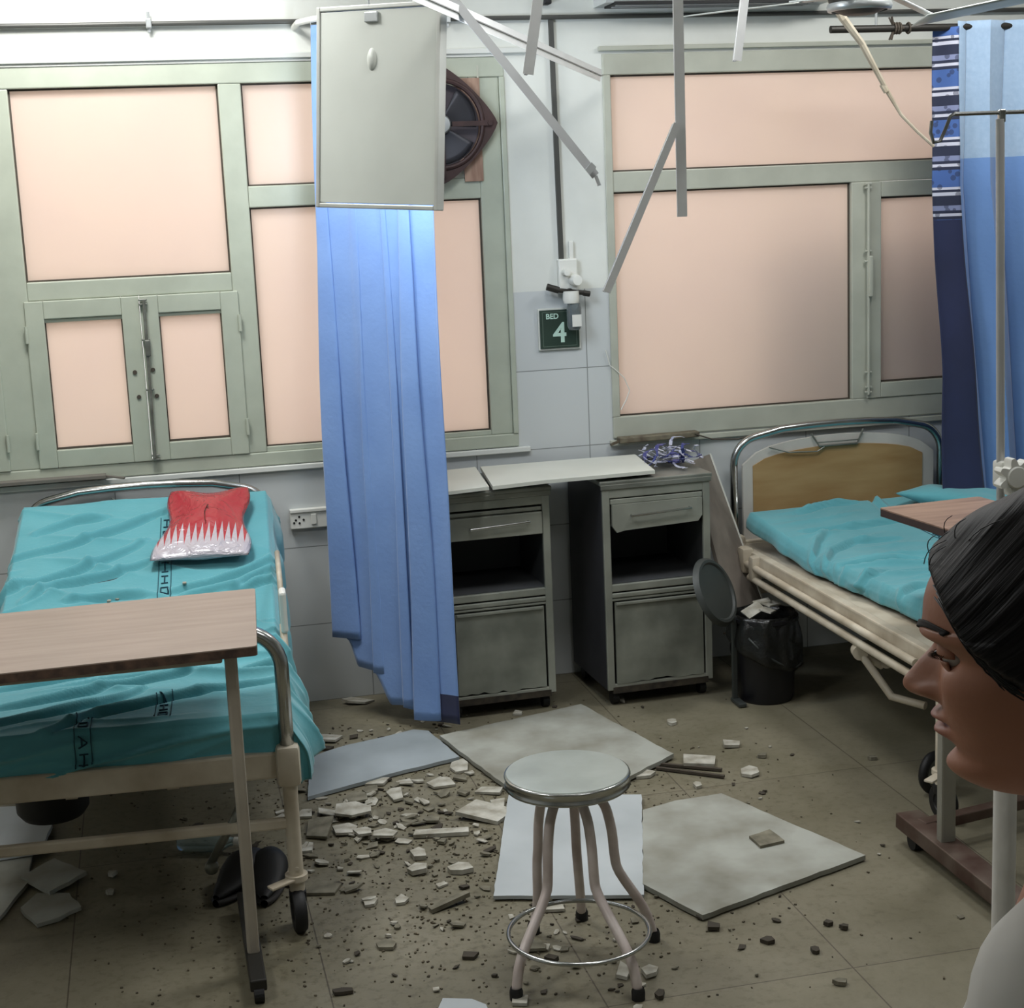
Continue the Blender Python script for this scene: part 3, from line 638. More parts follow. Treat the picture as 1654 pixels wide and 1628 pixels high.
# ================================================================== cabinets
def cabinet(name, label, p0, ang, w, d, h, variant):
    t = thing(name, label, 'cabinet', (p0[0], p0[1], 0), ang)
    # local: x 0..w, front at y=0, back at y=d
    b = MB(); zb = .062; th = .018
    b.mm((0, 0.004, zb), (.012, d, h - .01)); b.mm((w - .012, .004, zb), (w, d, h - .01)); b.mm((.012, d - .01, zb), (w - .012, d, h - .01))
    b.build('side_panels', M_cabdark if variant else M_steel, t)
    b = MB(); b.box((w / 2, d / 2, h - .006), (w + .02, d + .014, .018), bev=.005); b.mm((-.006, -.008, h - .03), (w + .006, .0, h - .01), .003); b.build('top', M_steel, t)
    b = MB()
    for x0, x1 in ((0, .028), (w - .028, w)): b.mm((x0, -.004, zb), (x1, .012, h - .03), .003)
    for z0, z1 in ((h - .062, h - .03), (.435, .462), (.40, .41), (zb, .085)): b.mm((.026, -.003, z0), (w - .026, .012, z1), .003)
    b.mm((.026, -.006, .412), (w - .026, .004, .43), .004); b.build('front_frame', M_cabfront, t)
    # open niche
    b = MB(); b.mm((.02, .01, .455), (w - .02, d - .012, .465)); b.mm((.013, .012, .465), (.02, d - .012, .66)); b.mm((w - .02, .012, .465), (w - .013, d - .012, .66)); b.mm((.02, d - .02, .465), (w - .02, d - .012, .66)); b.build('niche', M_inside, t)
    # drawer
    b = MB()
    if not variant:
        b.box((w / 2, -.004, h - .128), (w - .062, .016, .082), bev=.003); b.mm((.03, .0, h - .084), (w - .03, .01, h - .07), .002)
        b.mm((.04, .012, h - .17), (w - .04, d - .06, h - .165))
    else:
        pl = [(.034, h - .085), (w - .034, h - .085), (w - .034, h - .15), (w - .05, h - .172), (.08, h - .182), (.05, h - .188), (.034, h - .165)]
        b.prism([(x, z) for x, z in pl], -.012, .006, T=lambda p: Vector((p.x, -p.z - .006, p.y)))
        b.mm((.04, .012, h - .17), (w - .04, d - .06, h - .165)); b.mm((.03, -.004, h - .084), (w - .03, .01, h - .066), .002)
    dr = b.build('drawer', M_cabfront, t)
    b = MB(); b.bar((.10, -.028, h - .128), (w - .08, -.028, h - .118), .007, .008, bev=.002); b.cyl((.105, -.03, h - .128), (.105, -.008, h - .128), .004, 8); b.cyl((w - .085, -.03, h - .118), (w - .085, -.008, h - .118), .004, 8)
    b.build('handle', M_chrome, dr)
    b = MB(); rnd = random.Random(3 + variant)
    bot = [(w - .036 - (w - .072) * i / 14, .083 + rnd.uniform(0, .012)) for i in range(15)]
    pl = [(.036, .395), (w - .036, .395)] + bot
    b.prism(pl, -.008, .004, T=lambda p: Vector((p.x, -p.z - .0, p.y))); dd = b.build('door', M_cabdoor, t)
    MB().mm((.04, -.012, .385), (w - .04, -.004, .396), .002).build('door_lip', M_cabfront, dd)
    b = MB(); b.mm((.02, -.006, zb - .012), (w - .02, .006, zb + .012)); b.mm((.005, .01, zb - .006), (w - .005, d - .01, zb)); b.build('rusted_plinth', M_rust, t)
    for x, y in ((.035, .035), (w - .035, .035), (.035, d - .04), (w - .035, d - .04)):
        b = MB(); b.cyl((x - .012, y, .026), (x + .012, y, .026), .026, 20); b.box((x, y, .05), (.03, .03, .02)); b.build('castor', M_black, t)
    return t
c1a = F(729, 1140, .06); c1b = F(892, 1108, .06)
cabinet('bedside_cabinet', 'grey steel bedside cabinet with a straight drawer, next to the blue curtain', (.962, -.415), .03, .405, .385, .835, 0)
cabinet('bedside_cabinet', 'grey steel bedside cabinet with dark side and a torn drawer front, next to the bin', (1.548, -.465), .035, .415, .42, .845, 1)

# fallen boards over both cabinets
b = MB(); zt = .865
pl = [F(700, 797, zt), F(705, 762, zt), F(770, 758, zt), F(785, 790, zt)]
pA = [F(700, 800, zt), F(703, 764, zt), F(768, 757, zt), F(790, 789, zt)]
b.prism([(p.x, p.y) for p in pA], .86, .872); b.prism([(p.x, p.y) for p in (F(776, 757, zt), F(1026, 737, zt), F(1058, 763, zt), F(960, 772, zt), F(880, 779, zt), F(796, 789, zt))], .86, .873)
o = b.build('fallen_ceiling_board', mat('board_pale', (204, 206, 196), .7, var=.05, scale=3)); tag(o, 'pale fallen ceiling board bridging the tops of both bedside cabinets', 'board')

# crumpled blue and white strips on cabinet 2
hp = thing('crumpled_wrapper_heap', 'heap of crumpled blue and white plastic strips on the right cabinet top', 'debris', (1.88, -.22, .855))
rnd = random.Random(5); bm1 = MB(); bm2 = MB()
for i in range(46):
    b = MB()
    p = Vector((rnd.gauss(0, .055), rnd.gauss(0, .07), rnd.uniform(.004, .05))); pts = [p.copy()]
    d = Vector((rnd.uniform(-1, 1), rnd.uniform(-1, 1), rnd.uniform(-.2, .3))).normalized()
    for k in range(5):
        d = (d + Vector((rnd.uniform(-.8, .8), rnd.uniform(-.8, .8), rnd.uniform(-.5, .35)))).normalized(); p = p + d * .022; p.z = max(.004, min(.075, p.z)); p.x = max(-.12, min(.115, p.x)); p.y = max(-.17, min(.13, p.y)); pts.append(p.copy())
    for a, c in zip(pts, pts[1:]): b.bar(a, c, rnd.uniform(.006, .016), .0015, up=(rnd.uniform(-.5, .5), rnd.uniform(-.5, .5), 1))
    if i % 3 == 0: b.build('blue_strip', mat('strip_blue', (58, 66, 128), .35), hp)
    else: b.build('white_strip', mat('strip_white', (206, 208, 216), .35, c2=(150, 154, 178), scale=20), hp)
b = MB(); rnd = random.Random(9)
o = thing('hanging_spider_web_tuft', 'small dark tangled tuft on the wall between the two cabinets, under the board', 'debris', (1.43, -.12, .80))
for i in range(26):
    a = rnd.uniform(0, 2 * PI); r = rnd.uniform(.01, .045); b.bar((0, 0, 0), (r * math.cos(a), rnd.uniform(-.01, .01), r * math.sin(a) * .8), .004, .004)
b.build('tangle', M_gasket, o)

# leaning board between cabinet 2 and bed
b = MB(); T1, T2 = W(1122, 748, -.13), W(1147, 733, -.13); B1, B2 = W(1195, 1075, -.44), W(1243, 1000, -.44)
vs = [Vector((1.985, -.10, .90)), Vector((2.075, -.06, .93)), Vector((2.27, -.36, .27)), Vector((2.15, -.40, .10))]
T1 = W(1118, 745, -.2); T2 = W(1147, 733, -.08); B2 = W(1246, 1010, -.34); B1 = W(1205, 1085, -.46)
vs = [T1, T2, B2, B1]; nrm = (vs[1] - vs[0]).cross(vs[3] - vs[0]).normalized() * .014
A = [b.b.verts.new(v) for v in vs]; B = [b.b.verts.new(v + nrm) for v in vs]
b.face(A); b.face(B[::-1])
for i in range(4): b.face([A[i], B[i], B[(i + 1) % 4], A[(i + 1) % 4]])
lb = b.build('leaning_board', M_plank); tag(lb, 'tall narrow grey board leaning between the right cabinet and the right bed', 'board')
b = MB(); b.bar(vs[1] + nrm * .5, vs[2] + nrm * .5, .01, .018, up=nrm); b.build('white_edge', M_white, lb)

# bin
bc_ = (2.13, -.555)
bn = thing('pedal_bin', 'black pedal bin with a black liner bag and its round lid flipped open', 'bin', (bc_[0], bc_[1], 0))
MB().lathe([(0, .0), (.098, .0), (.104, .012), (.118, .30), (.124, .305), (.124, .318), (.112, .318), (.1, .03), (0, .03)], n=48).build('bucket', M_binblack, bn, smooth=True, ang=SH)
def bagf(u, v):
    a = u * 2 * PI; z = .325 - .15 * v if v > .2 else .30 + .03 * v / .2
    lump = .01 * noise.noise(Vector((math.cos(a) * 2, math.sin(a) * 2, v * 3))) + .006 * math.sin(a * 9)
    r = .115 + .02 * math.sin(min(1, v * 1.6) * PI * .5) + lump
    zb = .19 - .06 * math.cos(a + .9)
    z = .328 + (zb - .328) * v
    return Vector((r * math.cos(a), r * math.sin(a), z))
b = MB(); b.grid(bagf, 72, 14, closed_u=True); b.grid(lambda u, v: Vector(((.113 - .02 * v) * math.cos(u * 2 * PI), (.113 - .02 * v) * math.sin(u * 2 * PI), .328 - .1 * v)), 72, 4, closed_u=True)
b.build('liner_bag', M_bag, bn, smooth=True, solid=.002)
b = MB(); hp_ = [(.135 * math.cos(a), .135 * math.sin(a) - .0, .27 - .13 * max(0, math.cos(a + .9)) ** 1.0) for a in [-2.4 + i * .2 for i in range(17)]]
b.tube(hp_, .004, 8).build('carry_handle', M_lid, bn, smooth=True)
lc = W(1155, 956, -.62); lx = lc - Vector((bc_[0], bc_[1], 0))
ax = Vector((.66, -.68, .42)).normalized(); zx = Vector((0, 0, 1)); sx_ = zx.cross(ax).normalized(); ty = ax.cross(sx_)
Rl = Matrix((sx_, ty, ax)).transposed()
MB().lathe([(0, .006), (.102, .006), (.108, .013), (.118, .013), (.127, .004), (.13, -.006), (.122, -.01), (0, -.008)], lx, 48, Rl).build('lid', M_lid, bn, smooth=True, ang=SH)
b = MB(); b.bar((-.128, -.02, .0), (-.128, -.02, .315), .02, .014, bev=.003); b.box((-.125, -.05, .01), (.03, .09, .014), bev=.003); b.bar((-.128, -.02, .31), lx + Vector((.045, .02, -.085)), .02, .01); b.build('hinge_bracket', M_lid, bn)
rnd = random.Random(2)
for i in range(4):
    b = MB(); k = rnd.uniform(.03, .05); x, y = [(-.04, .01), (.0, -.03), (.04, .03), (.01, .05)][i]
    o = b.box((bc_[0] + x, bc_[1] + y, .335 + .006 * i), (k * 1.6, k, .007), rot=(rnd.uniform(-.5, .5), rnd.uniform(-.4, .4), rnd.uniform(0, 3)), bev=.001).build('board_scrap', M_chip)
    tag(o, 'broken white scrap of board lying in the mouth of the black bin', 'debris', 'scraps in the bin')

# ================================================================== beds
def wrinkle(x, y, seed=0, s=1.0):
    p = Vector((x * 1.3, y * 1.1, seed)); n1 = noise.noise(p) * 1.6
    ph = (x * .55 + y * 1.6) * 9 + n1 * 3.2
    ridge = (1 - abs(math.sin(ph))) ** 3
    n2 = noise.noise(Vector((x * 2 + 5, y * 2, seed + 3)))
    m = smooth(-.15, .45, n2)
    ph2 = (x * -.25 + y * 1.5) * 17 + noise.noise(Vector((x * 2.2, y * 1.6, seed + 12))) * 4.5
    r2 = (1 - abs(math.sin(ph2))) ** 4; m2 = smooth(.0, .4, noise.noise(Vector((x * 2.6, y * 2.6, seed + 21))))
    return s * (ridge * .030 * m + r2 * .017 * m2 + .008 * noise.noise(Vector((x * 5, y * 5, seed + 7))) + .0025 * noise.noise(Vector((x * 16, y * 16, seed))))
def build_bed(label, loc, rz, w, L, head_z, foot_z, head_panel, deckz=.455):
    t = thing('hospital_bed', label, 'bed', loc, rz)
    hw = w / 2
    # deck: cream metal sheet with rails
    b = MB()
    for sx in (-1, 1): b.mm((sx * hw - .018, -L + .03, deckz - .03), (sx * hw + .018, -.02, deckz + .03), .006)
    b.mm((-hw, -L - .005, deckz - .035), (hw, -L + .028, deckz + .035), .006); b.mm((-hw, -.03, deckz - .03), (hw, 0, deckz + .03), .006)
    b.build('side_rail_frame', M_cream, t)
    MB().mm((-hw + .018, -L + .03, deckz + .012), (hw - .018, -.03, deckz + .02)).build('deck', M_cream, t)
    def arch(y, top, zb, rr=.11, bow=.03, r=.0155):
        pts = [(-hw, y, zb), (-hw, y, top - rr - bow)] + arc((-hw + rr, y, top - rr - bow), rr, PI, PI * .58, (1, 0, 0), (0, 0, 1), 7)
        pts += [(x * hw, y, top - bow * x * x * 1.0) for x in (-.55, -.3, 0, .3, .55)]
        pts += arc((hw - rr, y, top - rr - bow), rr, PI * .42, 0, (1, 0, 0), (0, 0, 1), 7) + [(hw, y, zb)]
        return MB().tube(pts, r, 14)
    hb = arch(-.0, head_z, deckz - .02).build('headboard_tube', M_chrome, t, smooth=True)
    b = MB(); n = 14
    pl = [(-hw + .035, deckz)] + [(-hw + .035 + (w - .07) * i / n, head_z - .045 - .05 * (2 * i / n - 1) ** 2 - .045 * abs(2 * i / n - 1) ** 8) for i in range(n + 1)] + [(hw - .035, deckz)]
    b.prism(pl, -.008, .008, T=lambda p: Vector((p.x, p.z + .0, p.y))); hp = b.build('headboard_panel', head_panel[0], t)
    if head_panel[1]:
        x0, x1 = -hw + .075, hw - .085; pl = [(x0, deckz + .12)] + [(x0 + (x1 - x0) * i / n, head_z - .085 - .04 * (2 * i / n - 1) ** 2 - .02 * abs(2 * i / n - 1) ** 10) for i in range(n + 1)] + [(x1, deckz + .12)]
        MB().prism(pl, -.012, -.006, T=lambda p: Vector((p.x, p.z, p.y))).build('wood_insert', head_panel[1], hp, label='plain wood insert of the headboard')
    b = MB(); hk = [(-.12, -.012, head_z - .035), (-.09, -.02, head_z - .085), (.07, -.02, head_z - .085), (.10, -.012, head_z - .03)]
    b.tube(hk, .004, 8); b.tube([(-.1, -.02, head_z - .07), (.08, -.02, head_z - .07)], .003, 6); b.tube([(-.3, -.02, head_z - .075), (-.22, -.022, head_z - .10), (-.1, -.022, head_z - .105), (-.07, -.02, head_z - .09)], .003, 6)
    b.build('record_hook', M_steel, t)
    arch(-L, foot_z, deckz - .02, .10, .01, .019).build('footboard_tube', M_chrome, t, smooth=True)
    for x, y in ((-hw, -.02), (hw, -.02), (-hw, -L), (hw, -L)):
        b = MB(); b.cyl((x, y, .155), (x, y, deckz + .02), .0195, 18); b.box((x, y, deckz - .0), (.062, .062, .11), bev=.014)
        lg = b.build('leg', M_cream, t, smooth=True, ang=SH)
        b = MB(); b.cyl((x, y, .14), (x, y, .155), .03, 18); b.cyl((x, y, .10), (x, y, .14), .02, 16); b.bar((x, y - .01, .148), (x - .07, y - .05, .142), .03, .008, bev=.003); b.cyl((x + .002, y - .021, .175), (x + .002, y - .017, .175), .006, 10)
        b.build('brake_pedal', M_cream, lg, smooth=True, ang=SH)
        b = MB(); b.box((x - .0, y, .095), (.045, .03, .03), bev=.004)
        b.lathe([(0, .012), (.028, .013), (.03, .016), (.052, .016), (.058, .008), (.058, -.008), (.052, -.016), (.03, -.016), (.028, -.013), (0, -.012)], (x, y - .012, .058), 32, Matrix.Rotation(.12, 3, 'Z') @ Matrix.Rotation(PI / 2, 3, 'Y'))
        b.build('caster', M_black, lg, smooth=True, ang=SH)
    for y in (-L, -.03): MB().bar((-hw, y, .297), (hw, y, .297), .022, .03, bev=.006).build('cross_bar', M_cream, t)
    for sx in (-.3, .3): MB().bar((hw * sx, -L + .1, deckz - .06), (hw * sx, -.1, deckz - .06), .03, .03).build('under_frame', M_cream, t)
    return t
def side_rail(t, x, y0, y1, z, folded_dir):
    # collapsed side guard: two long tubes and hinge blocks
    b = MB(); b.tube([(x, y0, z), (x, y1, z)], .013, 12); b.tube([(x - folded_dir * .0, y0 - .03, z - .045), (x - folded_dir * .0, y1 + .02, z - .045)], .013, 12)
    return b
# --- bed 1 (left)
B1L, B1R = (-.048, -.1, 0), -.065
W1, L1 = .86, 1.82
bed1 = build_bed('left hospital bed with teal sheet and chrome end hoops, cream painted frame', B1L, B1R, W1, L1, .905, .825, (mat('headboard_lilac', (158, 152, 156), .5), None))
b = MB(); b.box((.45, -1.02, .66), (.022, .075, .13), bev=.009); b.build('guard_handle', M_white, bed1, label='white plastic guard block')
b = MB(); b.tube([(.446, -.98, .60), (.446, -.98, .9 - .16), (.446, -.55, .74), (.446, -.55, .5)], .009, 10); b.tube([(.446, -1.03, .62), (.448, -1.1, .48)], .011, 10); b.build('side_guard', M_cream, bed1, smooth=True)
b = MB(); b.tube([(.30, -L1 + .02, .35), (.27, -L1 - .0, .30), (.21, -L1 + .12, .16)], .011, 10); b.cyl((.21, -L1 + .1, .15), (.21, -L1 + .12, .15), .018, 12); b.build('crank', M_steel, bed1, smooth=True)

def lift1(Y):    # height gain of the raised head end
    return .27 * (1 - smooth(.02, 1.0, Y) ** .8) if Y < 1.0 else 0
def lift1(Y): 
    return .275 * max(0, 1 - Y / .86) ** 1.05
def slab(w, L, z0, th, lift, cx=0, y0=-.04, rz=0):
    b = MB()
    def top(u, v):
        Y = v * L; x = (u - .5) * w; return x, y0 - Y, lift(Y)
    nu, nv = 12, 40; rr = .02
    ring = []
    def sec(v):
        Y = v * L; z = z0 + lift(Y); h = w / 2; pts = []
        for (x, zz) in ((-h, rr), (-h, th - rr), (-h + rr, th), (h - rr, th), (h, th - rr), (h, rr), (h - rr, 0), (-h + rr, 0)): pts.append(b.b.verts.new((cx + x, y0 - Y, z + zz)))
        return pts
    S = [sec(j / nv) for j in range(nv + 1)]
    for A, B in zip(S, S[1:]):
        for i in range(8): b.face([A[i], A[(i + 1) % 8], B[(i + 1) % 8], B[i]])
    b.face(S[0]); b.face(S[-1][::-1]); return b
def place(o, loc, rz): o.location = loc; o.rotation_euler = (0, 0, rz)
M_matt = mat('mattress_rexine', (40, 66, 70), .5, var=.1)
MT = .476
o = slab(.84, 1.74, MT, .10, lift1).build('mattress', M_matt); place(o, B1L, B1R); tag(o, 'dark green mattress under the teal sheet of the left bed', 'mattress')

def creases(px_lines, loc, rz, zfun, amp, wdt):
    inv = (Matrix.Translation(loc) @ Matrix.Rotation(rz, 4, 'Z')).inverted(); segs = []
    for ln in px_lines:
        pts = []
        for (px, py) in ln:
            z = .65
            for _ in range(25): q = inv @ F(px, py, z); z = .5 * z + .5 * zfun(-q.y - .04)
            pts.append(Vector((q.x, q.y)))
        segs.append(pts)
    def f(x, y):
        p = Vector((x, y)); h = 0
        for pts in segs:
            best = 9; tt = 0; n = len(pts) - 1
            for i in range(n):
                a, c = pts[i], pts[i + 1]; d = c - a; t = max(0, min(1, (p - a).dot(d) / d.length_squared)); v = p - (a + d * t); dd = v.length
                if dd < abs(best): best = dd * (1 if d.x * v.y - d.y * v.x > 0 else -1); tt = (i + t) / n
            if abs(best) < wdt * 4:
                e = math.sin(PI * min(1, max(0, tt * .9 + .05))) ** .5
                h += amp * e * (math.exp(-((best - wdt) / wdt) ** 2) - .8 * math.exp(-((best + wdt * .6) / (wdt * .8)) ** 2))
        return h
    return f
def drape(w, L, ztop, lift, dropx, dropf, droph, seed, y0=-.04, ws=1.0, flareR=None, xoff=None, cre=None, nu=120, nv=190):
    """sheet over a mattress: returns fn(u,v)"""
    S = w + 2 * dropx; T = L + dropf + droph
    def fn(u, v):
        s_ = (u - .5) * S; t_ = v * T - droph
        a = max(0, abs(s_) - w / 2); bb = max(0, t_ - L); hh = max(0, -t_)
        x = max(-w / 2, min(w / 2, s_)); Y = max(0, min(L, t_)); sg = 1 if s_ > 0 else -1
        z = ztop + lift(Y); wr = wrinkle(s_, -t_, seed, ws) + (cre(s_, y0 - t_) if cre and t_ <= L else 0)
        dr = max(a, bb, hh) + .08 * min(a, max(bb, hh)); ca = min(1, a / .02); cb_ = min(1, bb / .02)
        fold = .012 * math.sin(t_ * 26 + 3 * noise.noise(Vector((t_ * 3, seed, 1)))) * smooth(0, .12, a) * (1 + noise.noise(Vector((t_ * 2, seed, 4))))
        foldf = .010 * math.sin(s_ * 17 + 3 * noise.noise(Vector((s_ * 3, seed, 9)))) * smooth(0, .12, bb)
        diag = .022 * (1 - abs(math.sin((s_ * 4.5 + bb * 42) + 2 * noise.noise(Vector((s_ * 2, bb * 4, seed + 2)))))) ** 2.5 * smooth(0, .05, bb) if bb > 0 else 0
        ox = sg * (.012 * ca + fold + (flareR(Y, a) if (flareR and sg > 0) else 0)) if a > 0 else 0
        oy = -(.014 * cb_ + foldf + diag + .6 * abs(wr)) if bb > 0 else (.008 if hh > 0 else 0)
        zz = z - dr + (.006 if dr == 0 else 0) + (wr + .006 if dr == 0 else wr * .2)
        if a > 0: ox += sg * abs(wr) * .8
        return Vector((x + ox, y0 - Y + oy, zz))
    return fn
fl = lambda Y, a: .05 * smooth(1.1, 1.5, Y) * (1 - smooth(1.62, 1.8, Y)) * smooth(0, .16, a) + .02 * smooth(.0, .1, a)
CR1 = [[(-10, 912), (110, 884), (180, 862), (247, 838), (280, 822)], [(-5, 965), (60, 948), (150, 915), (235, 878)], [(40, 975), (90, 950), (180, 930), (240, 910)], [(110, 975), (190, 965), (230, 965)], [(275, 960), (340, 945), (400, 925), (452, 896)],
 [(300, 965), (380, 950), (440, 918)], [(350, 962), (410, 945), (450, 935)], [(60, 865), (120, 845), (170, 840)], [(390, 1085), (440, 1075), (455, 1070)], [(-10, 1118), (80, 1105), (180, 1085), (260, 1078)], [(-10, 1150), (60, 1138), (160, 1118), (260, 1100), (340, 1085)], [(-10, 1175), (70, 1160), (160, 1140), (230, 1118)], [(60, 1190), (160, 1155), (280, 1130), (380, 1112), (455, 1100)]]
fn1 = drape(.85, 1.75, MT + .10, lift1, .17, .095, .03, 11, ws=.9, flareR=fl, cre=creases(CR1, B1L, B1R, lambda Y: MT + .11 + lift1(max(0, Y)), .020, .011))
def dropedit(u, v):
    return fn1(u, v)
o = MB().grid(dropedit, 200, 400).build('bed_sheet', M_teal, None, smooth=True, solid=.002); place(o, B1L, B1R)
tag(o, 'wrinkled teal sheet with printed lettering strips spread over the left bed', 'sheet'); sheet1 = o
# printed lettering band that runs along the sheet
M_ink = mat('sheet_ink', (20, 62, 78), .9, var=.1)
def band(fn, cells, u0, w_u, v0, v1, n, seed, parent):
    """outlined strip of block letters following the cloth; raised by under a millimetre"""
    b = MB(); rnd = random.Random(seed)
    GL = {'H': [(0, 0, 0, 1), (1, 0, 1, 1), (0, .5, 1, .5)], 'O': [(0, 0, 1, 0), (1, 0, 1, 1), (1, 1, 0, 1), (0, 1, 0, 0)], 'T': [(.5, 0, .5, 1), (0, 1, 1, 1)], 'A': [(0, 0, .5, 1), (.5, 1, 1, 0), (.2, .4, .8, .4)], 'I': [(.5, 0, .5, 1)], 'P': [(0, 0, 0, 1), (0, 1, 1, 1), (1, 1, 1, .5), (1, .5, 0, .5)], 'L': [(0, 0, 0, 1), (0, 0, 1, 0)], 'S': [(0, 0, 1, 0), (1, 0, 1, .5), (1, .5, 0, .5), (0, .5, 0, 1), (0, 1, 1, 1)]}
    def P(u, v):
        p = fn(u, v); e = .002; a = fn(u + e, v) - p; c = fn(u, v + e) - p; nn = c.cross(a)
        if nn.length < 1e-9: nn = Vector((0, 0, 1))
        nn.normalize()
        if nn.z < 0 and abs(nn.z) > .1: nn = -nn
        if abs(nn.z) <= .5 and nn.y > 0: nn = -nn
        return p + nn * .0032
    def line(ua, va, ub, vb, th=.0022):
        k = 6; pts = [P(ua + (ub - ua) * i / k, va + (vb - va) * i / k) for i in range(k + 1)]
        for p, q in zip(pts, pts[1:]):
            if (q - p).length > 1e-5: b.tube([p, q], th, 4)
    for i in range(30):
        va = v0 + (v1 - v0) * i / 30; vb = v0 + (v1 - v0) * (i + 1) / 30
        line(u0 - w_u, va, u0 - w_u, vb, .0012); line(u0 + w_u, va, u0 + w_u, vb, .0012)
    for i in range(n):
        ch = cells[i % len(cells)]; va = v0 + (v1 - v0) * (i + .2) / n; vb = v0 + (v1 - v0) * (i + .8) / n
        for (x0, y0, x1, y1) in GL[ch]:
            line(u0 + (y0 - .5) * w_u * 1.1, va + (vb - va) * x0, u0 + (y1 - .5) * w_u * 1.1, va + (vb - va) * x1)
    return b.build('lettering_strip', M_ink, parent, label='dark printed strip of block letters')
band(fn1, 'HOTAH', .565, .017, .10, .44, 9, 1, sheet1); band(fn1, 'TOAHO', .435, .017, .90, .995, 4, 2, sheet1); band(fn1, 'AHO', .60, .017, .84, .93, 3, 4, sheet1)

# packet on bed 1
p0 = Vector((.115, -.115, .0)); 
def packet():
    b = MB(); w_, l_ = .285, .46
    def half(sg):
        def fn(u, v):
            x = (u - .5) * w_ * (1.05 - .14 * v); y = (v - .5) * l_
            e = (max(0, math.sin(u * PI)) * max(0, math.sin(v * PI))) ** .42
            x += .012 * math.sin(v * 9) * (1 if u > .5 else -1) - .024 * max(0, .25 - u) * max(0, .3 - v) * 12
            z = sg * (.034 * e * (1 + .35 * noise.noise(Vector((u * 3, v * 3, 4))))) + .01 * math.sin(u * 7 + 1) * smooth(.8, 1, v)
            return Vector((x, y, z))
        return fn
    b.grid(half(1), 40, 40); b.grid(half(-1), 40, 40); bmesh.ops.remove_doubles(b.b, verts=b.b.verts[:], dist=.0006)
    return b.build('packet', M_packet, None, smooth=True)
pk = packet(); Y_ = .285
q = Matrix.Rotation(B1R, 3, 'Z') @ Vector((.215, -.04 - Y_, MT + .10 + lift1(Y_) + .056)) + Vector(B1L)
pk.location = q; pk.rotation_euler = (Matrix.Rotation(B1R - .06, 3, 'Z') @ Matrix.Rotation(.32, 3, 'X')).to_euler(); tag(pk, 'shiny red and silver plastic packet with white spikes lying on the left bed', 'packet')
rnd = random.Random(21)
for i, (u, v) in enumerate([(.36, .22), (.42, .36), (.44, .35), (.62, .34), (.30, .42), (.31, .43), (.33, .425), (.70, .36), (.52, .40), (.29, .415)]):
    pw_ = Matrix.Rotation(B1R, 3, 'Z') @ fn1(u, v) + Vector(B1L); k = rnd.uniform(.006, .014)
    tag(MB().box(pw_ + Vector((0, 0, .005)), (k * 1.5, k, .005), (0, 0, rnd.uniform(0, 3)), .001).build('plaster_crumb', M_chip), 'tiny plaster crumb fallen on the teal sheet of the left bed', 'debris', 'crumbs on the left bed sheet')

# --- bed 2 (right)
B2L, B2R = (2.635, -.1, 0), -.012
bed2 = build_bed('right hospital bed with wood-panel headboard and slack teal sheet', B2L, B2R, .88, 1.72, .938, .84, (mat('headboard_cream', (196, 192, 184), .5), M_ply), deckz=.47)
b = side_rail(bed2, -.475, -.22, -1.62, .455, 1); b.box((-.468, -.19, .465), (.05, .07, .10), bev=.015); b.box((-.468, -.29, .45), (.045, .05, .10), bev=.015); b.build('side_guard', M_cream, bed2, smooth=True, ang=SH)
ga, gb, gc = W(1388, 1052, -1.3), W(1440, 1125, -1.4), W(1495, 1140, -1.5)
inv = (Matrix.Translation(B2L) @ Matrix.Rotation(B2R, 4, 'Z')).inverted()
b = MB(); b.tube([inv @ ga, inv @ gb, inv @ gc], .013, 12); b.cyl(inv @ ga + Vector((-.005, -.02, 0)), inv @ ga + Vector((.005, .02, 0)), .025, 16); b.tube([inv @ ga, inv @ W(1425, 1075, -1.3)], .014, 10); b.cyl(inv @ W(1432, 1070, -1.32), inv @ W(1432, 1070, -1.28), .02, 14)
b.build('guard_arm', M_cream, bed2, smooth=True, ang=SH)
lift2 = lambda Y: .06 * max(0, 1 - Y / .5)
MR = B2R + .07
o = slab(.82, 1.62, .492, .06, lift2).build('mattress', M_matt); place(o, (2.632, -.13, 0), MR); tag(o, 'thin dark mattress under the teal sheet of the right bed', 'mattress')
CR2 = [[(1300, 870), (1380, 862), (1450, 852), (1510, 855)], [(1330, 915), (1345, 890), (1380, 878), (1450, 872)], [(1310, 908), (1322, 880), (1335, 870)], [(1355, 912), (1400, 908), (1450, 902), (1500, 905)], [(1360, 925), (1390, 935), (1430, 925)], [(1440, 965), (1475, 948), (1500, 945)], [(1340, 795), (1395, 822), (1440, 845)], [(1400, 985), (1440, 975), (1480, 985)], [(1290, 850), (1340, 840), (1380, 835)]]
fn2 = drape(.83, 1.63, .556, lift2, .05, .05, .04, 31, ws=.7, cre=creases(CR2, (2.632, -.13, 0), MR, lambda Y: .57, .018, .012))
o = MB().grid(fn2, 110, 200).build('bed_sheet', M_teal, None, smooth=True, solid=.002); place(o, (2.632, -.13, 0), MR); tag(o, 'slack wrinkled teal sheet covering the right bed below the wood headboard', 'sheet')
band(fn2, 'HOTAH', .62, .019, .16, .5, 8, 3, o)
def pillow_fn(w_, l_, h_, seed):
    def half(sg):
        def fn(u, v):
            x = (u - .5) * w_; y = (v - .5) * l_; e = (max(0, math.sin(u * PI)) * max(0, math.sin(v * PI))) ** .5
            return Vector((x, y, sg * h_ * e * (1 + .3 * noise.noise(Vector((u * 3, v * 3, seed))))))
        return fn
    return half
b = MB(); hf = pillow_fn(.30, .46, .05, 3); b.grid(hf(1), 30, 30); b.grid(hf(-1), 30, 30); bmesh.ops.remove_doubles(b.b, verts=b.b.verts[:], dist=.0006)
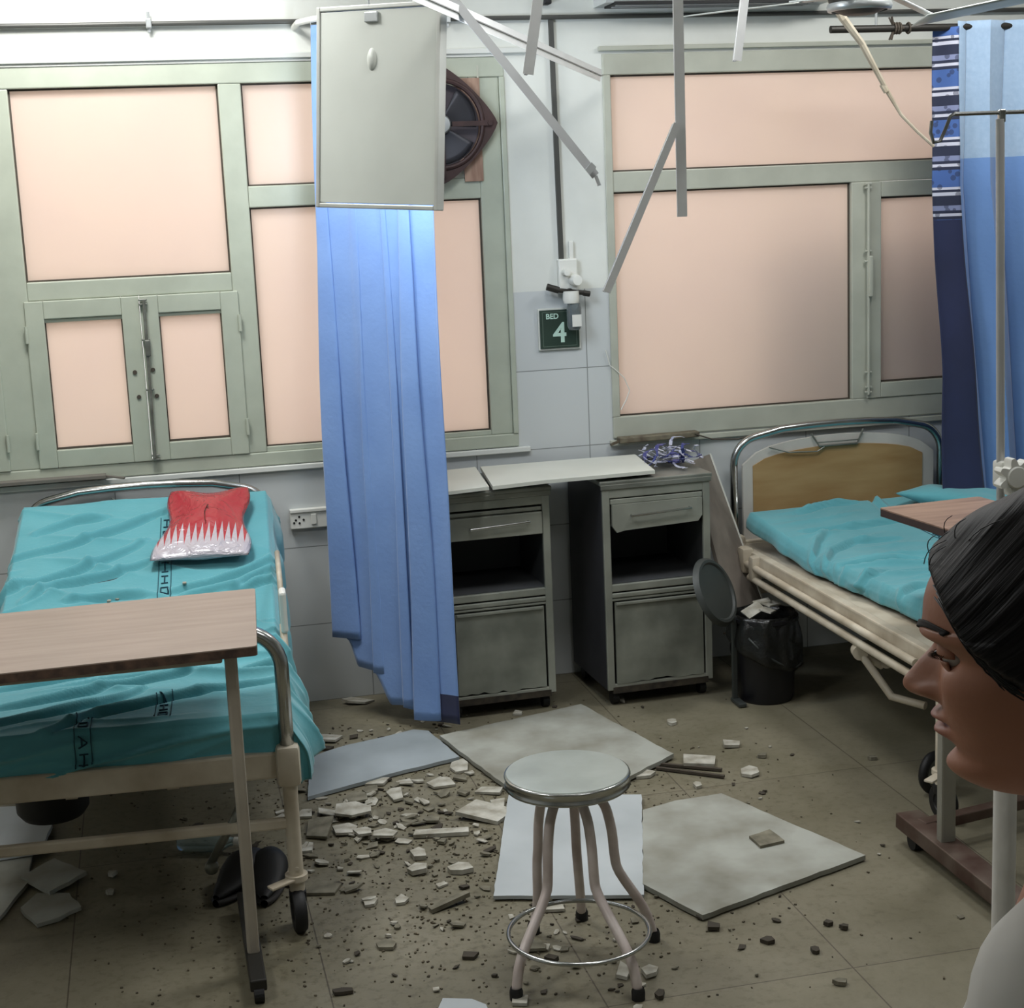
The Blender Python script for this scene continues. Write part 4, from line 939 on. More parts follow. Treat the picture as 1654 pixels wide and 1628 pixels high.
o = b.build('folded_sheet_bundle', M_teal, None, smooth=True); o.location = (3.02, -.42, .655); o.rotation_euler = (0, .12, .5); tag(o, 'bunched teal cloth at the upper right corner of the right bed', 'cloth')

# ================================================================== overbed tables
zt1 = .85
t1 = thing('overbed_table', 'overbed table with wood laminate top standing across the foot of the left bed', 'table', (.13, -2.2, 0))
fr, br_ = F(415, 1043, zt1), F(412, 950, zt1); fl_ = F(0, 1088, zt1); bl_ = F(0, 989, zt1)
dx = (fl_ - fr).normalized(); LL = .82
poly = [fr, fr + dx * LL, br_ + dx * (LL + .02), br_]; org = Vector((.13, -2.2, 0))
def rounded(poly, r=.012):
    out = []; n = len(poly)
    for i in range(n):
        p = Vector(poly[i][:2]); a = (Vector(poly[i - 1][:2]) - p).normalized(); c = (Vector(poly[(i + 1) % n][:2]) - p).normalized()
        for k in range(5):
            t = k / 4; out.append(p + a * r * (1 - t) ** 2 + c * r * t * t)
    return out
MB().prism([(p - Vector(org[:2])) for p in rounded(poly)], zt1 - .003, zt1).build('table_top', M_lam, t1)
MB().prism([(p - Vector(org[:2])) for p in rounded(poly)], zt1 - .024, zt1 - .003).build('edge_band', M_lamedge, t1, label='chipped dark edge of the table top')
lp = W(383, 1200, -2.15); lx_ = lp.x - org.x
b = MB(); yf = .045
M_sleg = mat('steel_leg', (176, 168, 154), .42, .3, var=.1)
MB().bar((lx_ - .74, yf, zt1 - .036), (lx_ - .02, yf, zt1 - .036), .025, .022, bev=.004).build('under_bar', M_sleg, t1)
for x in (lx_, lx_ - .76):
    MB().bar((x, yf, .05), (x, yf, zt1 - .026), .03, .03, bev=.007).build('leg', M_sleg, t1)
    ft = MB().bar((x, yf - .16, .045), (x, yf + .36, .045), .04, .03, bev=.004).build('base_foot', M_darkmetal, t1)
    for y in (yf - .15, yf + .34): MB().cyl((x - .012, y, .02), (x + .012, y, .02), .02, 16).build('caster', M_black, ft)

t2 = thing('overbed_table', 'overbed table with brown laminate top behind the person beside the right bed', 'table', (2.2, -1.75, 0))
zt2 = .87; c0 = F(1420, 820, zt2); c1 = F(1541, 858, zt2); c2 = F(1500, 806, zt2); d1 = (c1 - c0).normalized(); d2 = Vector((-d1.y, d1.x, 0));
if d2.x < 0: d2 = -d2
pl = [c0, c0 + d1 * .72, c0 + d1 * .72 + d2 * .36, c0 + d2 * .36]
org = Vector((2.2, -1.75, 0))
MB().prism([(p - Vector(org[:2])) for p in rounded(pl)], zt2 - .004, zt2).build('table_top', M_lam2, t2); MB().prism([(p - Vector(org[:2])) for p in rounded(pl)], zt2 - .026, zt2 - .004).build('edge_band', mat('edge_dark', (66, 52, 50), .6), t2)
cb_ = F(1528, 1362, .075) - org; b = MB(); b.bar((cb_.x, cb_.y, .06), (cb_.x, cb_.y, zt2 - .03), .045, .03, up=(0, 1, 0), bev=.006); b.box((cb_.x + .03, cb_.y, zt2 - .035), (.05, .05, .015)); b.build('column', mat('column_grey', (150, 148, 138), .4, .4), t2)
M_rustplate = mat('rusty_channel', (104, 92, 82), .55, .4, scale=9, c2=(72, 50, 42))
b = MB(); e0 = F(1450, 1318, .08) - org; e1 = F(1640, 1470, .06) - org; dd = (e1 - e0).normalized()
b.bar(e0 + Vector((.03, 0, -.01)), e0 + dd * .66 + Vector((.03, 0, -.01)), .075, .045, bev=.003); b.bar(e0 + Vector((.03, .02, -.0)) + dd * .1, e0 + Vector((.55, .12, .0)) + dd * .1, .04, .03, bev=.003); b.build('base_channel', M_rustplate, t2)
for k in (.06, .6):
    c = e0 + dd * k + Vector((.03, 0, 0)); MB().cyl((c.x - .02, c.y, .026), (c.x + .02, c.y, .026), .026, 18).build('caster', M_black, t2)
t3 = thing('wheel_castor', 'dark spoked castor wheel at the foot of the right bed behind the table column', 'wheel', (2.25, -1.62, 0))
b = MB(); b.lathe([(.045, .012), (.06, .014), (.068, 0), (.06, -.014), (.045, -.012)], (0, 0, .068), 32, Matrix.Rotation(.5, 3, 'Z') @ Matrix.Rotation(PI / 2, 3, 'X')); b.build('tyre', M_black, t3, smooth=True)
b = MB(); b.lathe([(0, .008), (.046, .008), (.046, -.008), (0, -.008)], (0, 0, .068), 24, Matrix.Rotation(.5, 3, 'Z') @ Matrix.Rotation(PI / 2, 3, 'X')); b.build('hub', M_steel, t3)

# ================================================================== drip stand
iv = thing('drip_stand', 'drip stand with chrome rod, white star knob and white lower column beside the person', 'stand', (1.492, -3.3, 0))
P = lambda px, py: W(px, py, -3.3) - Vector((1.492, -3.3, 0))
zk = P(1620, 765).z; zc = P(1620, 790).z
MB().cyl((-.004, 0, zc - .1), (-.018, 0, 1.955), .0075, 14).build('chrome_rod', mat('rod_bright', (206, 206, 204), .35, .45), iv, smooth=True, ang=SH)
MB().tube([(.014, 0, .10), (.014, 0, zc - .02)], .0215, 24).build('lower_column', mat('column_white', (206, 204, 198), .4, var=.05, scale=20), iv, smooth=True, ang=SH)
b = MB(); n = 112; pts = []
for i in range(n):
    a = 2 * PI * i / n + .2; r = .0285 + .0065 * max(-1, min(1, 1.3 * math.cos(7 * a))); pts.append((r * math.cos(a), r * math.sin(a)))
b.prism(pts, -.012, .012, T=lambda p: Vector((p.x + .0, -.034 + p.z, p.y + zk))); b.lathe([(0, .004), (.018, .003), (.02, 0)], (.0, -.046, zk), 24, Matrix.Rotation(PI / 2, 3, 'X')); b.cyl((0, -.03, zk), (0, .0, zk), .009, 12)
b.box((.002, 0, zk), (.034, .034, .05), bev=.006)
b.build('star_knob', M_white, iv, smooth=True, ang=SH)
b = MB(); zt = 1.966
b.tube([(-.105, 0, zt), (.12, 0, zt)], .0035, 8)
for sx in (-1, 1):
    b.tube([(-.0 + sx * .105, 0, zt), (sx * .113, -.0, zt - .004), (sx * .122, 0, zt - .025), (sx * .132, 0, zt - .045), (sx * .144, 0, zt - .047), (sx * .150, 0, zt - .03), (sx * .148, 0, zt - .01)], .0032, 8)
b.box((-.016, 0, zt - .006), (.012, .012, .022), bev=.002); b.build('hook_bar', M_chrome, iv, smooth=True, ang=SH)
for k in range(5):
    a = k * 2 * PI / 5 + .3; b = MB(); b.bar((.014, 0, .10), (.014 + .24 * math.cos(a), .24 * math.sin(a), .055), .022, .02, bev=.004); b.cyl((.014 + .24 * math.cos(a), .24 * math.sin(a) - .01, .024), (.014 + .24 * math.cos(a), .24 * math.sin(a) + .01, .024), .024, 14); b.build('base_leg', M_white, iv)

# ================================================================== stool
sc_ = Vector((.915, -2.28, 0))
st = thing('round_stool', 'round steel stool with bent white legs and a ring footrest standing among the debris', 'stool', sc_, -.05)
zs = .475
b = MB(); b.lathe([(0, zs), (.142, zs), (.150, zs - .002), (.153, zs - .006)], n=64); b.build('seat', mat('seat_dull_steel', (168, 174, 168), .5, .3, var=.08, scale=6, c2=(146, 152, 146)), st, smooth=True, ang=SH)
b = MB(); b.lathe([(.146, zs - .004), (.1545, zs - .005), (.156, zs - .009), (.1525, zs - .013), (.1525, zs - .030), (.156, zs - .034), (.152, zs - .038), (.12, zs - .038)], n=64); b.build('seat_rim', M_chrome, st, smooth=True, label='polished rim band of the seat')
M_leg = mat('stool_leg_paint', (206, 196, 190), .45, .1, var=.1, scale=12, c2=(176, 162, 156))
def sleg(ex, ey, ang_top, knee=.62, r=.0125, out=1.0):
    e = Vector((ex, ey, 0)); dirv = e.normalized(); R_ = e.length
    T = [(0.0, zs - .046), (.03, zs - .048), (.068, zs - .064), (.095, zs - .105), (.108, zs - .17), (.112, .24), (.118, .2), (R_ - .02, .09), (R_, .012)]
    pts = []
    for i in range(len(T) - 1):
        for k in range(4):
            t = k / 4; a, c = T[i], T[i + 1]; pts.append(dirv * (a[0] + (c[0] - a[0]) * t) + Vector((0, 0, a[1] + (c[1] - a[1]) * t)))
    pts.append(dirv * R_ + Vector((0, 0, .012)))
    for _ in range(2): pts = [pts[0]] + [(pts[i - 1] + pts[i] * 2 + pts[i + 1]) / 4 for i in range(1, len(pts) - 1)] + [pts[-1]]
    l = MB().tube(pts, r, 14).build('leg', M_leg, st, smooth=True)
    MB().lathe([(0, 0), (.016, 0), (.0165, .02), (.013, .03)], dirv * R_, 16).build('rubber_foot', M_black, l, smooth=True, ang=SH)
def loc_of(px, py):
    v = F(px, py, .012) - sc_; v.z = 0; return Matrix.Rotation(.05, 3, 'Z') @ v
for px, py in ((834, 1606), (1031, 1606), (1056, 1512), (862, 1500), (940, 1478)):
    v = loc_of(px, py); sleg(v.x, v.y, 0)
ring = [F(935 + 128 * math.cos(2 * PI * i / 48), 1505 + 45 * math.sin(2 * PI * i / 48) - 7 * math.cos(2 * PI * i / 48), .11) - sc_ for i in range(48)]
rc = sum(ring, Vector()) / 48; rr_ = sum((p - rc).length for p in ring) / 48; rc = Matrix.Rotation(.05, 3, 'Z') @ rc
MB().tube([rc + Vector((rr_ * math.cos(2 * PI * i / 64), rr_ * math.sin(2 * PI * i / 64), 0)) for i in range(64)], .0055, 10, closed=True).build('footrest_ring', M_chrome, st, smooth=True)

# ================================================================== debris
def slab_px(px, z0, z1, m, label, name='ceiling_tile', jag=0, group=None, seed=1, tilt=0, cat='ceiling tile'):
    rnd = random.Random(seed); P_ = [F(x, y, z1) for x, y in px]; out = []
    for i, p in enumerate(P_):
        q = P_[(i + 1) % len(P_)]; out.append((p.x, p.y)); L = (q - p).length; k = int(L / .035) if jag else 0
        nrm = Vector((-(q - p).y, (q - p).x)).normalized()
        for j in range(1, k):
            t = j / k; r = rnd.uniform(-jag, jag); out.append((p.x + (q.x - p.x) * t + nrm.x * r, p.y + (q.y - p.y) * t + nrm.y * r))
    c = Vector((sum(p.x for p in P_) / len(P_), sum(p.y for p in P_) / len(P_), 0))
    o = MB().prism([(x - c.x, y - c.y) for x, y in out], z0, z1).build(name, m); o.location = c
    return tag(o, label, cat, group)
slab_px([(500, 1222), (560, 1203), (620, 1190), (668, 1178), (692, 1180), (742, 1222), (640, 1247), (497, 1287)], .004, .016, M_tile_blue, 'smooth blue-grey fallen ceiling tile beside the left bed leg', jag=.002)
slab_px([(710, 1188), (938, 1137), (1088, 1217), (1000, 1262), (838, 1284)], .008, .022, M_tile_dirty, 'dusty fallen ceiling tile lying in front of the bedside cabinets', jag=.003, seed=2)
slab_px([(822, 1283), (1036, 1283), (1040, 1445), (797, 1447)], .006, .016, M_tile_clean, 'clean pale ceiling tile lying right behind the stool legs', jag=.002, seed=3)
slab_px([(1038, 1308), (1090, 1293), (1165, 1281), (1398, 1381), (1135, 1478), (1038, 1427)], .004, .018, M_tile_dirty, 'large dusty ceiling tile on the floor right of the stool', jag=.002, seed=4)
slab_px([(715, 1612), (762, 1613), (785, 1622), (800, 1660), (690, 1660)], .002, .012, M_tile_clean, 'pale tile corner at the bottom edge below the rubble', jag=.002, seed=5)
slab_px([(-60, 1305), (76, 1300), (84, 1330), (66, 1372), (-60, 1392)], .02, .034, M_tile_clean, 'pale board panel under the frame of the left bed', jag=.002, seed=6)
slab_px([(-60, 1395), (52, 1378), (45, 1425), (0, 1480), (-60, 1500)], .004, .016, M_tile_dirty, 'grey board panel on the floor under the table at the left edge', jag=.002, seed=7)
slab_px([(33, 1415), (88, 1386), (140, 1407), (80, 1440)], .012, .024, M_tile_dirty, 'four-sided broken tile piece under the left bed, the farther of two', jag=.003, seed=8)
slab_px([(33, 1466), (60, 1442), (112, 1442), (131, 1464), (95, 1482), (60, 1492)], .003, .014, M_tile_dirty, 'jagged broken tile piece in front of the left bed, the nearer of two', jag=.005, seed=9)
slab_px([(1210, 1350), (1243, 1339), (1267, 1357), (1228, 1366)], .0185, .027, M_chipgrey, 'brown-grey tile chip resting on the large dusty tile', 'tile_chip', jag=.002, cat='debris')

def chip(px, py, w, h, m, label, group=None, seed=0, name='tile_fragment', th=.01, lift_=0, rz=None, elong=False):
    rnd = random.Random(seed * 7 + int(px)); c = F(px, py, .006 + lift_); wx = w / 2552 * (c - CAM).length / 2
    n = rnd.choice((4, 5, 5, 6)) if not elong else 4
    dy = h / 2552 * (c - CAM).length / .36 / 2
    pts = []
    if elong: pts = [(-wx, -dy), (wx, -dy * .7), (wx * .97, dy), (-wx * .95, dy * .8)]
    else:
        for i in range(n):
            a = 2 * PI * (i + rnd.uniform(-.25, .25)) / n + .5; k = rnd.uniform(.85, 1.2); pts.append((wx * k * math.cos(a), dy * k * math.sin(a)))
    tx, ty = rnd.uniform(-.1, .1), rnd.uniform(-.12, .12)
    o = MB().prism(pts, 0, th).build(name, m); mn = min(-abs(wx * math.sin(ty)), 0) - abs(dy * math.sin(tx))
    o.location = (c.x, c.y, lift_ + .001 - mn * .8); o.rotation_euler = (tx, ty, (rz if rz is not None else -.22 + rnd.uniform(-.25, .25)))
    return tag(o, label, 'debris', group)
S5 = 3.084
A = [  # crop coordinates: x, y, w, h, material, label
 (870, 430, 100, 60, M_chip, 'white tile fragment just below the tip of the blue-grey tile'),
 (780, 510, 150, 45, M_chip, 'wide white L-shaped fragment between the blue-grey tile and the stool'),
 (880, 485, 80, 25, M_chipgrey, 'small grey sliver under the dusty tile edge'),
 (1020, 545, 130, 50, M_chip, 'flat white fragment touching the near corner of the dusty tile'),
 (470, 500, 140, 40, M_chip, 'pale fragment under the near edge of the blue-grey tile'),
 (545, 565, 95, 65, M_chip, 'pale upright-looking fragment near the middle of the rubble'),
 (350, 585, 120, 60, M_chipgrey, 'grey fragment in the rubble close to the left bed leg'),
 (430, 545, 80, 30, M_chipgrey, 'small grey fragment tucked by the blue-grey tile corner'),
 (100, 665, 95, 35, M_chip, 'pale sliver right beside the left bed leg'),
 (330, 650, 200, 60, M_chip, 'long pale fragment at the top of the rubble stack'),
 (300, 742, 150, 55, M_chip, 'pale fragment at the bottom of the rubble stack'),
 (385, 750, 110, 35, M_chip, 'narrow pale fragment on the right of the rubble stack'),
 (500, 765, 115, 45, M_chip, 'pointed pale fragment lying right of the rubble stack'),
 (665, 868, 85, 40, M_chip, 'small white block, farther of the two white blocks'),
 (665, 945, 115, 42, M_chip, 'small white block, nearer of the two white blocks'),
 (870, 940, 135, 35, M_chip, 'white brick-like fragment right of the two white blocks'),
 (110, 840, 85, 60, M_chip, 'pale chip at the foot of the left bed leg'),
 (425, 1100, 70, 35, M_chip, 'pale chip lying below the rubble centre'),
 (580, 1092, 65, 35, M_chip, 'pale chip cut by shadow, right of the lower pale chip'),
 (1330, 1132, 130, 40, M_chip, 'white oblong fragment between the stool legs in front of the clean tile'),
 (1290, 1080, 80, 22, M_chip, 'thin white chip at the near edge of the clean tile'),
 (1245, 1322, 135, 45, M_chipgrey, 'grey oval fragment inside the stool footrest ring'),
 (925, 1365, 75, 30, M_chipdark, 'dark lump left of the stool on the bare floor'),
 (510, 1312, 95, 35, M_chipgrey, 'flat earth-coloured flake in the open floor left of the stool'),
 (1170, 1590, 95, 40, M_chip, 'pale chip at the front left foot of the stool'),
 (215, 288, 160, 40, M_chip, 'pale plate against the far edge of the blue-grey tile'),
 (190, 335, 110, 28, M_chipdark, 'dark green slab end by the left bed leg'),
 (355, 104, 160, 30, M_chip, 'pale plate by the wall under the blue curtain'),
 (185, 1035, 175, 65, M_chipgrey, 'broad earth-coloured flake beside the left bed caster'),
 (290, 1545, 105, 20, M_chipdark, 'thin dark stick near the bottom left floor joint'),
 (1065, 610, 90, 40, M_chip, 'crumpled white fragment at the left corner of the clean tile'),
 (170, 740, 190, 90, M_chipgrey, 'large grey angular plate right of the left bed leg'),
 (890, 560, 70, 28, M_chipgrey, 'little grey fragment between the white fragments near the stool'),
 (1160, 160, 55, 22, M_chip, 'white chip on the floor in front of the left cabinet'),
 (785, 800, 60, 25, M_chipgrey, 'small chip beneath the long straight stick'),
]
for i, (x, y, w, h, m, lb) in enumerate(A):
    chip(460 + x / S5, 1100 + y / S5, w / S5, h / S5, m, lb, seed=i, lift_=.012 if 'stack' in lb and 'bottom' not in lb else 0, th=.008 if 'block' not in lb and 'brick' not in lb else .014)
for (x, y, w, h, m, lb, rz) in [(1000, 665, 220, 75, M_chip, 'long pale board offcut reaching to the clean tile behind the stool', -.75), (780, 758, 270, 28, M_chip, 'long straight pale stick across the middle of the rubble', -.22), (820, 1112, 220, 18, M_chipgrey, 'thin grey stick below the brick-like fragment', .35), (1330, 1385, 60, 14, M_chipdark, 'thin dark twig inside the stool ring', -.9)]:
    chip(460 + x / S5, 1100 + y / S5, w / S5, h / S5, m, lb, elong=True, rz=rz, th=.012)
Bc = [(400, 400, 235, 60, M_chip, 'white broken plate on the floor right of the dusty tile'), (120, 465, 110, 40, M_chip, 'white chip tucked below the right corner of the dusty tile'), (650, 455, 85, 50, M_chip, 'rounded white chip alone on the floor towards the right bed'), (555, 320, 95, 35, M_chip, 'pointed white chip with a stalk in front of the bin'), (265, 205, 45, 25, M_chip, 'small white chip in front of the right cabinet'), (390, 520, 45, 22, M_chip, 'small white pebble above the large dusty tile'), (740, 1292, 65, 20, M_chipdark, 'dark chip below the large dusty tile'), (1100, 1500, 75, 16, M_chipgrey, 'thin pale shaving near the bottom right floor joint'), (715, 372, 55, 16, M_chipgrey, 'thin flake on the open floor between bin and large tile'), (20, 1455, 80, 55, M_chip, 'pale chip left of the front right stool foot'), (150, 1450, 85, 45, M_chip, 'pale chip right of the front right stool foot'), (203, 1562, 45, 30, M_chipdark, 'dark pebble right of the stool at the bottom'), (465, 1222, 75, 30, M_chipdark, 'dark curled flake under the near corner of the large tile'), (1040, 1206, 52, 14, M_chipdark, 'dark flake left of its twin on the right open floor'), (1122, 1226, 44, 14, M_chipdark, 'dark flake right of its twin on the right open floor'), (975, 1340, 45, 18, M_chipdark, 'dark speck on the floor joint at the lower right'), (15, 92, 30, 30, M_chip, 'tiny white chip under the front castor of the right cabinet'), (1260, 382, 50, 14, M_chipgrey, 'grey flake on the floor left of the right bed pedal')]
for i, (x, y, w, h, m, lb) in enumerate(Bc): chip(1000 + x / S5, 1100 + y / S5, w / S5, h / S5, m, lb, seed=40 + i)
for (x0, y0, x1, y1, lb) in ((1022, 1230, 1166, 1243, 'upper of two thin dark strips sticking out from under the dusty tile'), (1060, 1240, 1170, 1254, 'lower of two thin dark strips sticking out from under the dusty tile')):
    tag(MB().bar(F(x0, y0, .008), F(x1, y1, .008), .012, .008).build('metal_strip', M_gasket), lb, 'debris')
for i, (x, y, w, h, m, lb) in enumerate([(182, 1412, 15, 8, M_chip, 'white pebble on the dark floor below the left bed, farther of two'), (178, 1441, 12, 6, M_chip, 'white pebble on the dark floor below the left bed, nearer of two'), (410, 1385, 88, 16, M_chip, 'pale broken tile corner behind the table leg under the left bed')]): chip(x, y, w, h, m, lb, seed=70 + i, lift_=0)

rnd = random.Random(77)
def scatter(n, cx, cy, sx, sy, smin, smax, mats, label, group, th=.006, avoid=True):
    for i in range(n):
        for _ in range(20):
            x = rnd.gauss(cx, sx); y = rnd.gauss(cy, sy)
            if -.3 < x < 2.1 and -2.75 < y < -.35: break
        k = rnd.uniform(smin, smax) * rnd.choice((.7, 1, 1.3)); m = rnd.choice(mats); nn = rnd.choice((4, 5, 6)); el = rnd.uniform(.35, 1)
        pts = [(k * math.cos(2 * PI * (j + rnd.uniform(-.3, .3)) / nn), k * el * math.sin(2 * PI * (j + rnd.uniform(-.3, .3)) / nn)) for j in range(nn)]
        t = rnd.uniform(.3, .8) * th; o = MB().prism(pts, 0, t).build('rubble_chip', m); a, c = rnd.uniform(-.25, .25), rnd.uniform(-.25, .25)
        o.location = (x, y, .001 + k * .5 * (abs(math.sin(a)) + abs(math.sin(c)))); o.rotation_euler = (a, c, rnd.uniform(0, 6.28)); tag(o, label, 'debris', group)
scatter(150, .62, -1.35, .24, .34, .008, .024, [M_chip, M_chipgrey, M_chipgrey, M_chipdark], 'small broken chip in the rubble between the left bed and the stool', 'rubble chips by the left bed', .009)
scatter(45, .52, -1.22, .15, .20, .016, .034, [M_chip, M_chip, M_chipgrey], 'mid-sized broken piece of ceiling board in the rubble heap by the left bed', 'mid-sized rubble pieces', .008)
scatter(60, .75, -2.25, .30, .22, .006, .016, [M_chipgrey, M_chipdark, M_chip], 'small flake on the floor around the front of the stool', 'flakes around the stool')
scatter(45, 1.6, -1.5, .35, .5, .004, .012, [M_chipgrey, M_chipdark, M_chip], 'tiny flake on the open floor between stool and right bed', 'flakes on the open floor')
scatter(25, .75, -.45, .3, .08, .006, .02, [M_chipgrey, M_chip, M_chipdark], 'small chip along the wall under the blue curtain', 'chips under the curtain')
# grit nobody could count
b = MB(); rnd = random.Random(88)
for i in range(2600):
    x = rnd.gauss(.75, .45); y = rnd.gauss(-1.5, .55)
    if not (-.4 < x < 2.0 and -2.8 < y < -.3): continue
    k = rnd.uniform(.0015, .005); b.box((x, y, k * .4), (k * 1.6, k, k * .8), (0, 0, rnd.uniform(0, 3)))
tag(b.build('grit', M_grit), 'brown grit and plaster dust strewn over the floor around the rubble', 'grit', kind='stuff')

# things under bed 1
b = MB(); b.lathe([(0, 0), (.085, .0), (.10, .02), (.105, .2), (0, .2)], (-.235, -1.33, .20), 32); b.build('motor_housing', M_black, bed1, smooth=True, ang=SH)
bottle = thing('clear_bottle', 'small clear plastic bottle lying under the left bed near the table leg', 'bottle', (.05, -1.35, .035))
gl = mat('clear_plastic', (190, 210, 212), .12, var=.02); gl.node_tree.nodes['Principled BSDF'].inputs['Transmission Weight'].default_value = .75
MB().lathe([(0, -.09), (.028, -.085), (.032, -.07), (.032, .04), (.014, .07), (.012, .085)], (0, 0, 0), 24, Matrix.Rotation(1.2, 3, 'Z') @ Matrix.Rotation(PI / 2, 3, 'X')).build('body', gl, bottle, smooth=True)
MB().lathe([(0, .1), (.014, .1), (.014, .083), (0, .083)], (0, 0, 0), 16, Matrix.Rotation(1.2, 3, 'Z') @ Matrix.Rotation(PI / 2, 3, 'X')).build('cap', M_white, bottle)
def shoe(loc, rz, label):
    t = thing('black_shoe', label, 'shoe', loc, rz, None)
    def fn(u, v):
        a = u * 2 * PI; x = (v - .5) * .25; w_ = .045 * (1 - .25 * math.cos(v * 2 * PI * .9 + .5)) * max(.02, math.sin(PI * min(.99, max(.01, v)))) ** .35; h_ = .085 - .05 * smooth(.35, .85, v); c_, s_ = math.cos(a), math.sin(a)
        hh = h_ * max(.05, math.sin(PI * min(.99, max(.01, v)))) ** .3
        return Vector((x, w_ * c_, .02 + hh * .5 * (1 + s_)))
    MB().grid(fn, 20, 22, closed_u=True).build('upper', M_black, t, smooth=True)
    MB().grid(lambda u, v: Vector(((v - .5) * .26, .048 * math.cos(u * 2 * PI) * max(.02, math.sin(PI * v)) ** .4, .012 + .011 * math.sin(u * 2 * PI))), 16, 20, closed_u=True).build('sole', mat('sole_dark', (36, 32, 30), .7), t, smooth=True)
shoe((.13, -1.64, 0), -2.2, 'black shoe under the left bed corner, its toe towards the left'); shoe((.205, -1.66, 0), -1.75, 'black shoe under the left bed corner, nearest the caster')

# ================================================================== person
def head_mesh(bm_add, origin, Rh):
    cm = .01
    Zs = [-11.8, -11.3, -10.6, -9.8, -9.0, -8.2, -7.4, -6.5, -5.6, -4.6, -3.4, -2, -.6, .4, 1.4, 2.4, 3.6, 5, 6.5, 8, 9.3, 10.3, 11.0, 11.4, 11.55]
    XF = [(-11.8, 5.6), (-11.3, 7.4), (-10.4, 8.6), (-9.6, 8.75), (-8.5, 8.25), (-7.6, 8.5), (-6.5, 8.6), (-5.4, 8.75), (-4.4, 8.7), (-3, 8.6), (-1.5, 8.55), (0, 8.35), (1, 8.7), (2.2, 9.35), (3.4, 9.35), (5, 9.1), (6.5, 8.5), (8, 7.2), (9.5, 5.2), (10.7, 2.8), (11.4, .8), (11.55, .1)]
    XB = [(-11.8, 1.5), (-10, 3.2), (-8, 4.8), (-6, 6.2), (-3, 8.2), (0, 9.4), (3, 9.8), (6, 9.2), (8, 7.8), (9.5, 6), (10.7, 3.6), (11.4, 1.2), (11.55, .1)]
    WD = [(-11.8, 2.6), (-11.3, 3.4), (-10, 4.5), (-8.5, 5.3), (-6.5, 6.0), (-4, 6.6), (-2, 6.95), (0, 7.1), (3, 7.35), (6, 7.0), (8, 5.9), (9.5, 4.6), (10.7, 2.9), (11.4, 1.0), (11.55, .1)]
    NS = [(-5.2, 0), (-4.9, .9), (-4.5, 2.1), (-4.0, 2.65), (-3.3, 2.65), (-2.6, 2.25), (-1.5, 1.6), (-.2, .9), (.8, .4), (2, 0)]
    NSIG = [(-5, 1.25), (-3.6, 1.3), (-2, 1.05), (0, .75), (2, .8)]
    def surf(a, z):
        xf, xb, w_ = catmull(XF, z), catmull(XB, z), catmull(WD, z)
        c, s_ = math.cos(a), math.sin(a)
        e = .80 if z < 3 else .92
        x = (xf * abs(c) ** e) if c > 0 else -(xb * abs(c) ** .95)
        y = w_ * (1 if s_ > 0 else -1) * abs(s_) ** (.92)
        if c > 0:
            x += catmull(NS, z) * math.exp(-abs(y / catmull(NSIG, z)) ** 2.6) if -5.2 < z < 2 else 0
            # nostril wings
            x += .75 * math.exp(-((abs(y) - 1.45) / .5) ** 2 - ((z + 4.0) / .6) ** 2)
            x -= 1.25 * math.exp(-((abs(y) - 3.1) / 1.45) ** 2 - ((z - .25) / 1.15) ** 2)       # eye sockets
            x += .35 * math.exp(-((abs(y) - 3.4) / 2.0) ** 2 - ((z - 2.3) / .8) ** 2)             # brow ridge
            x += .55 * math.exp(-((abs(y) - 4.6) / 1.7) ** 2 - ((z + 3.2) / 2.0) ** 2)            # cheeks
            lw = math.exp(-(y / 2.15) ** 4)
            x += lw * (1.0 * math.exp(-((z + 5.95) / .38) ** 2) + 1.05 * math.exp(-((z + 7.1) / .5) ** 2) - .6 * math.exp(-((z + 6.45) / .16) ** 2))
            x -= .25 * math.exp(-(y / .35) ** 2 - ((z + 5.1) / .4) ** 2)
            x += .35 * math.exp(-(y / 1.6) ** 2 - ((z + 9.8) / .8) ** 2)
        zz = -3.5 + (z + 3.5) * (.86 if z < -3.5 else .66)
        if z > 3: zz = .79 + (z - 3) * .80
        return Vector((x * cm, y * cm, zz * cm))
    NZ, NA = 190, 150; V = []
    for j in range(NZ + 1):
        z = -11.8 + 23.35 * j / NZ
        if j > NZ * .9: z = 9.215 + 2.335 * math.sin((j / NZ - .9) / .1 * PI / 2)
        row = []
        for i in range(NA):
            t = i / NA; a = 2 * PI * t; a = a - .42 * math.sin(a)    # denser at the face
            row.append(surf(a, z))
        V.append(row)
    return V, surf
HO = Vector((.545, -5.012, 1.582)); 
az = math.radians(50); fwd = Vector((-math.sin(az), math.cos(az), 0)); lft = Vector((-math.cos(az), -math.sin(az), 0))
pitch = math.radians(7)
Rh = Matrix((fwd, lft, Vector((0, 0, 1)))).transposed() @ Matrix.Rotation(pitch, 3, 'Y') @ Matrix.Rotation(math.radians(0), 3, 'X')
def H(v): return Rh @ v + HO
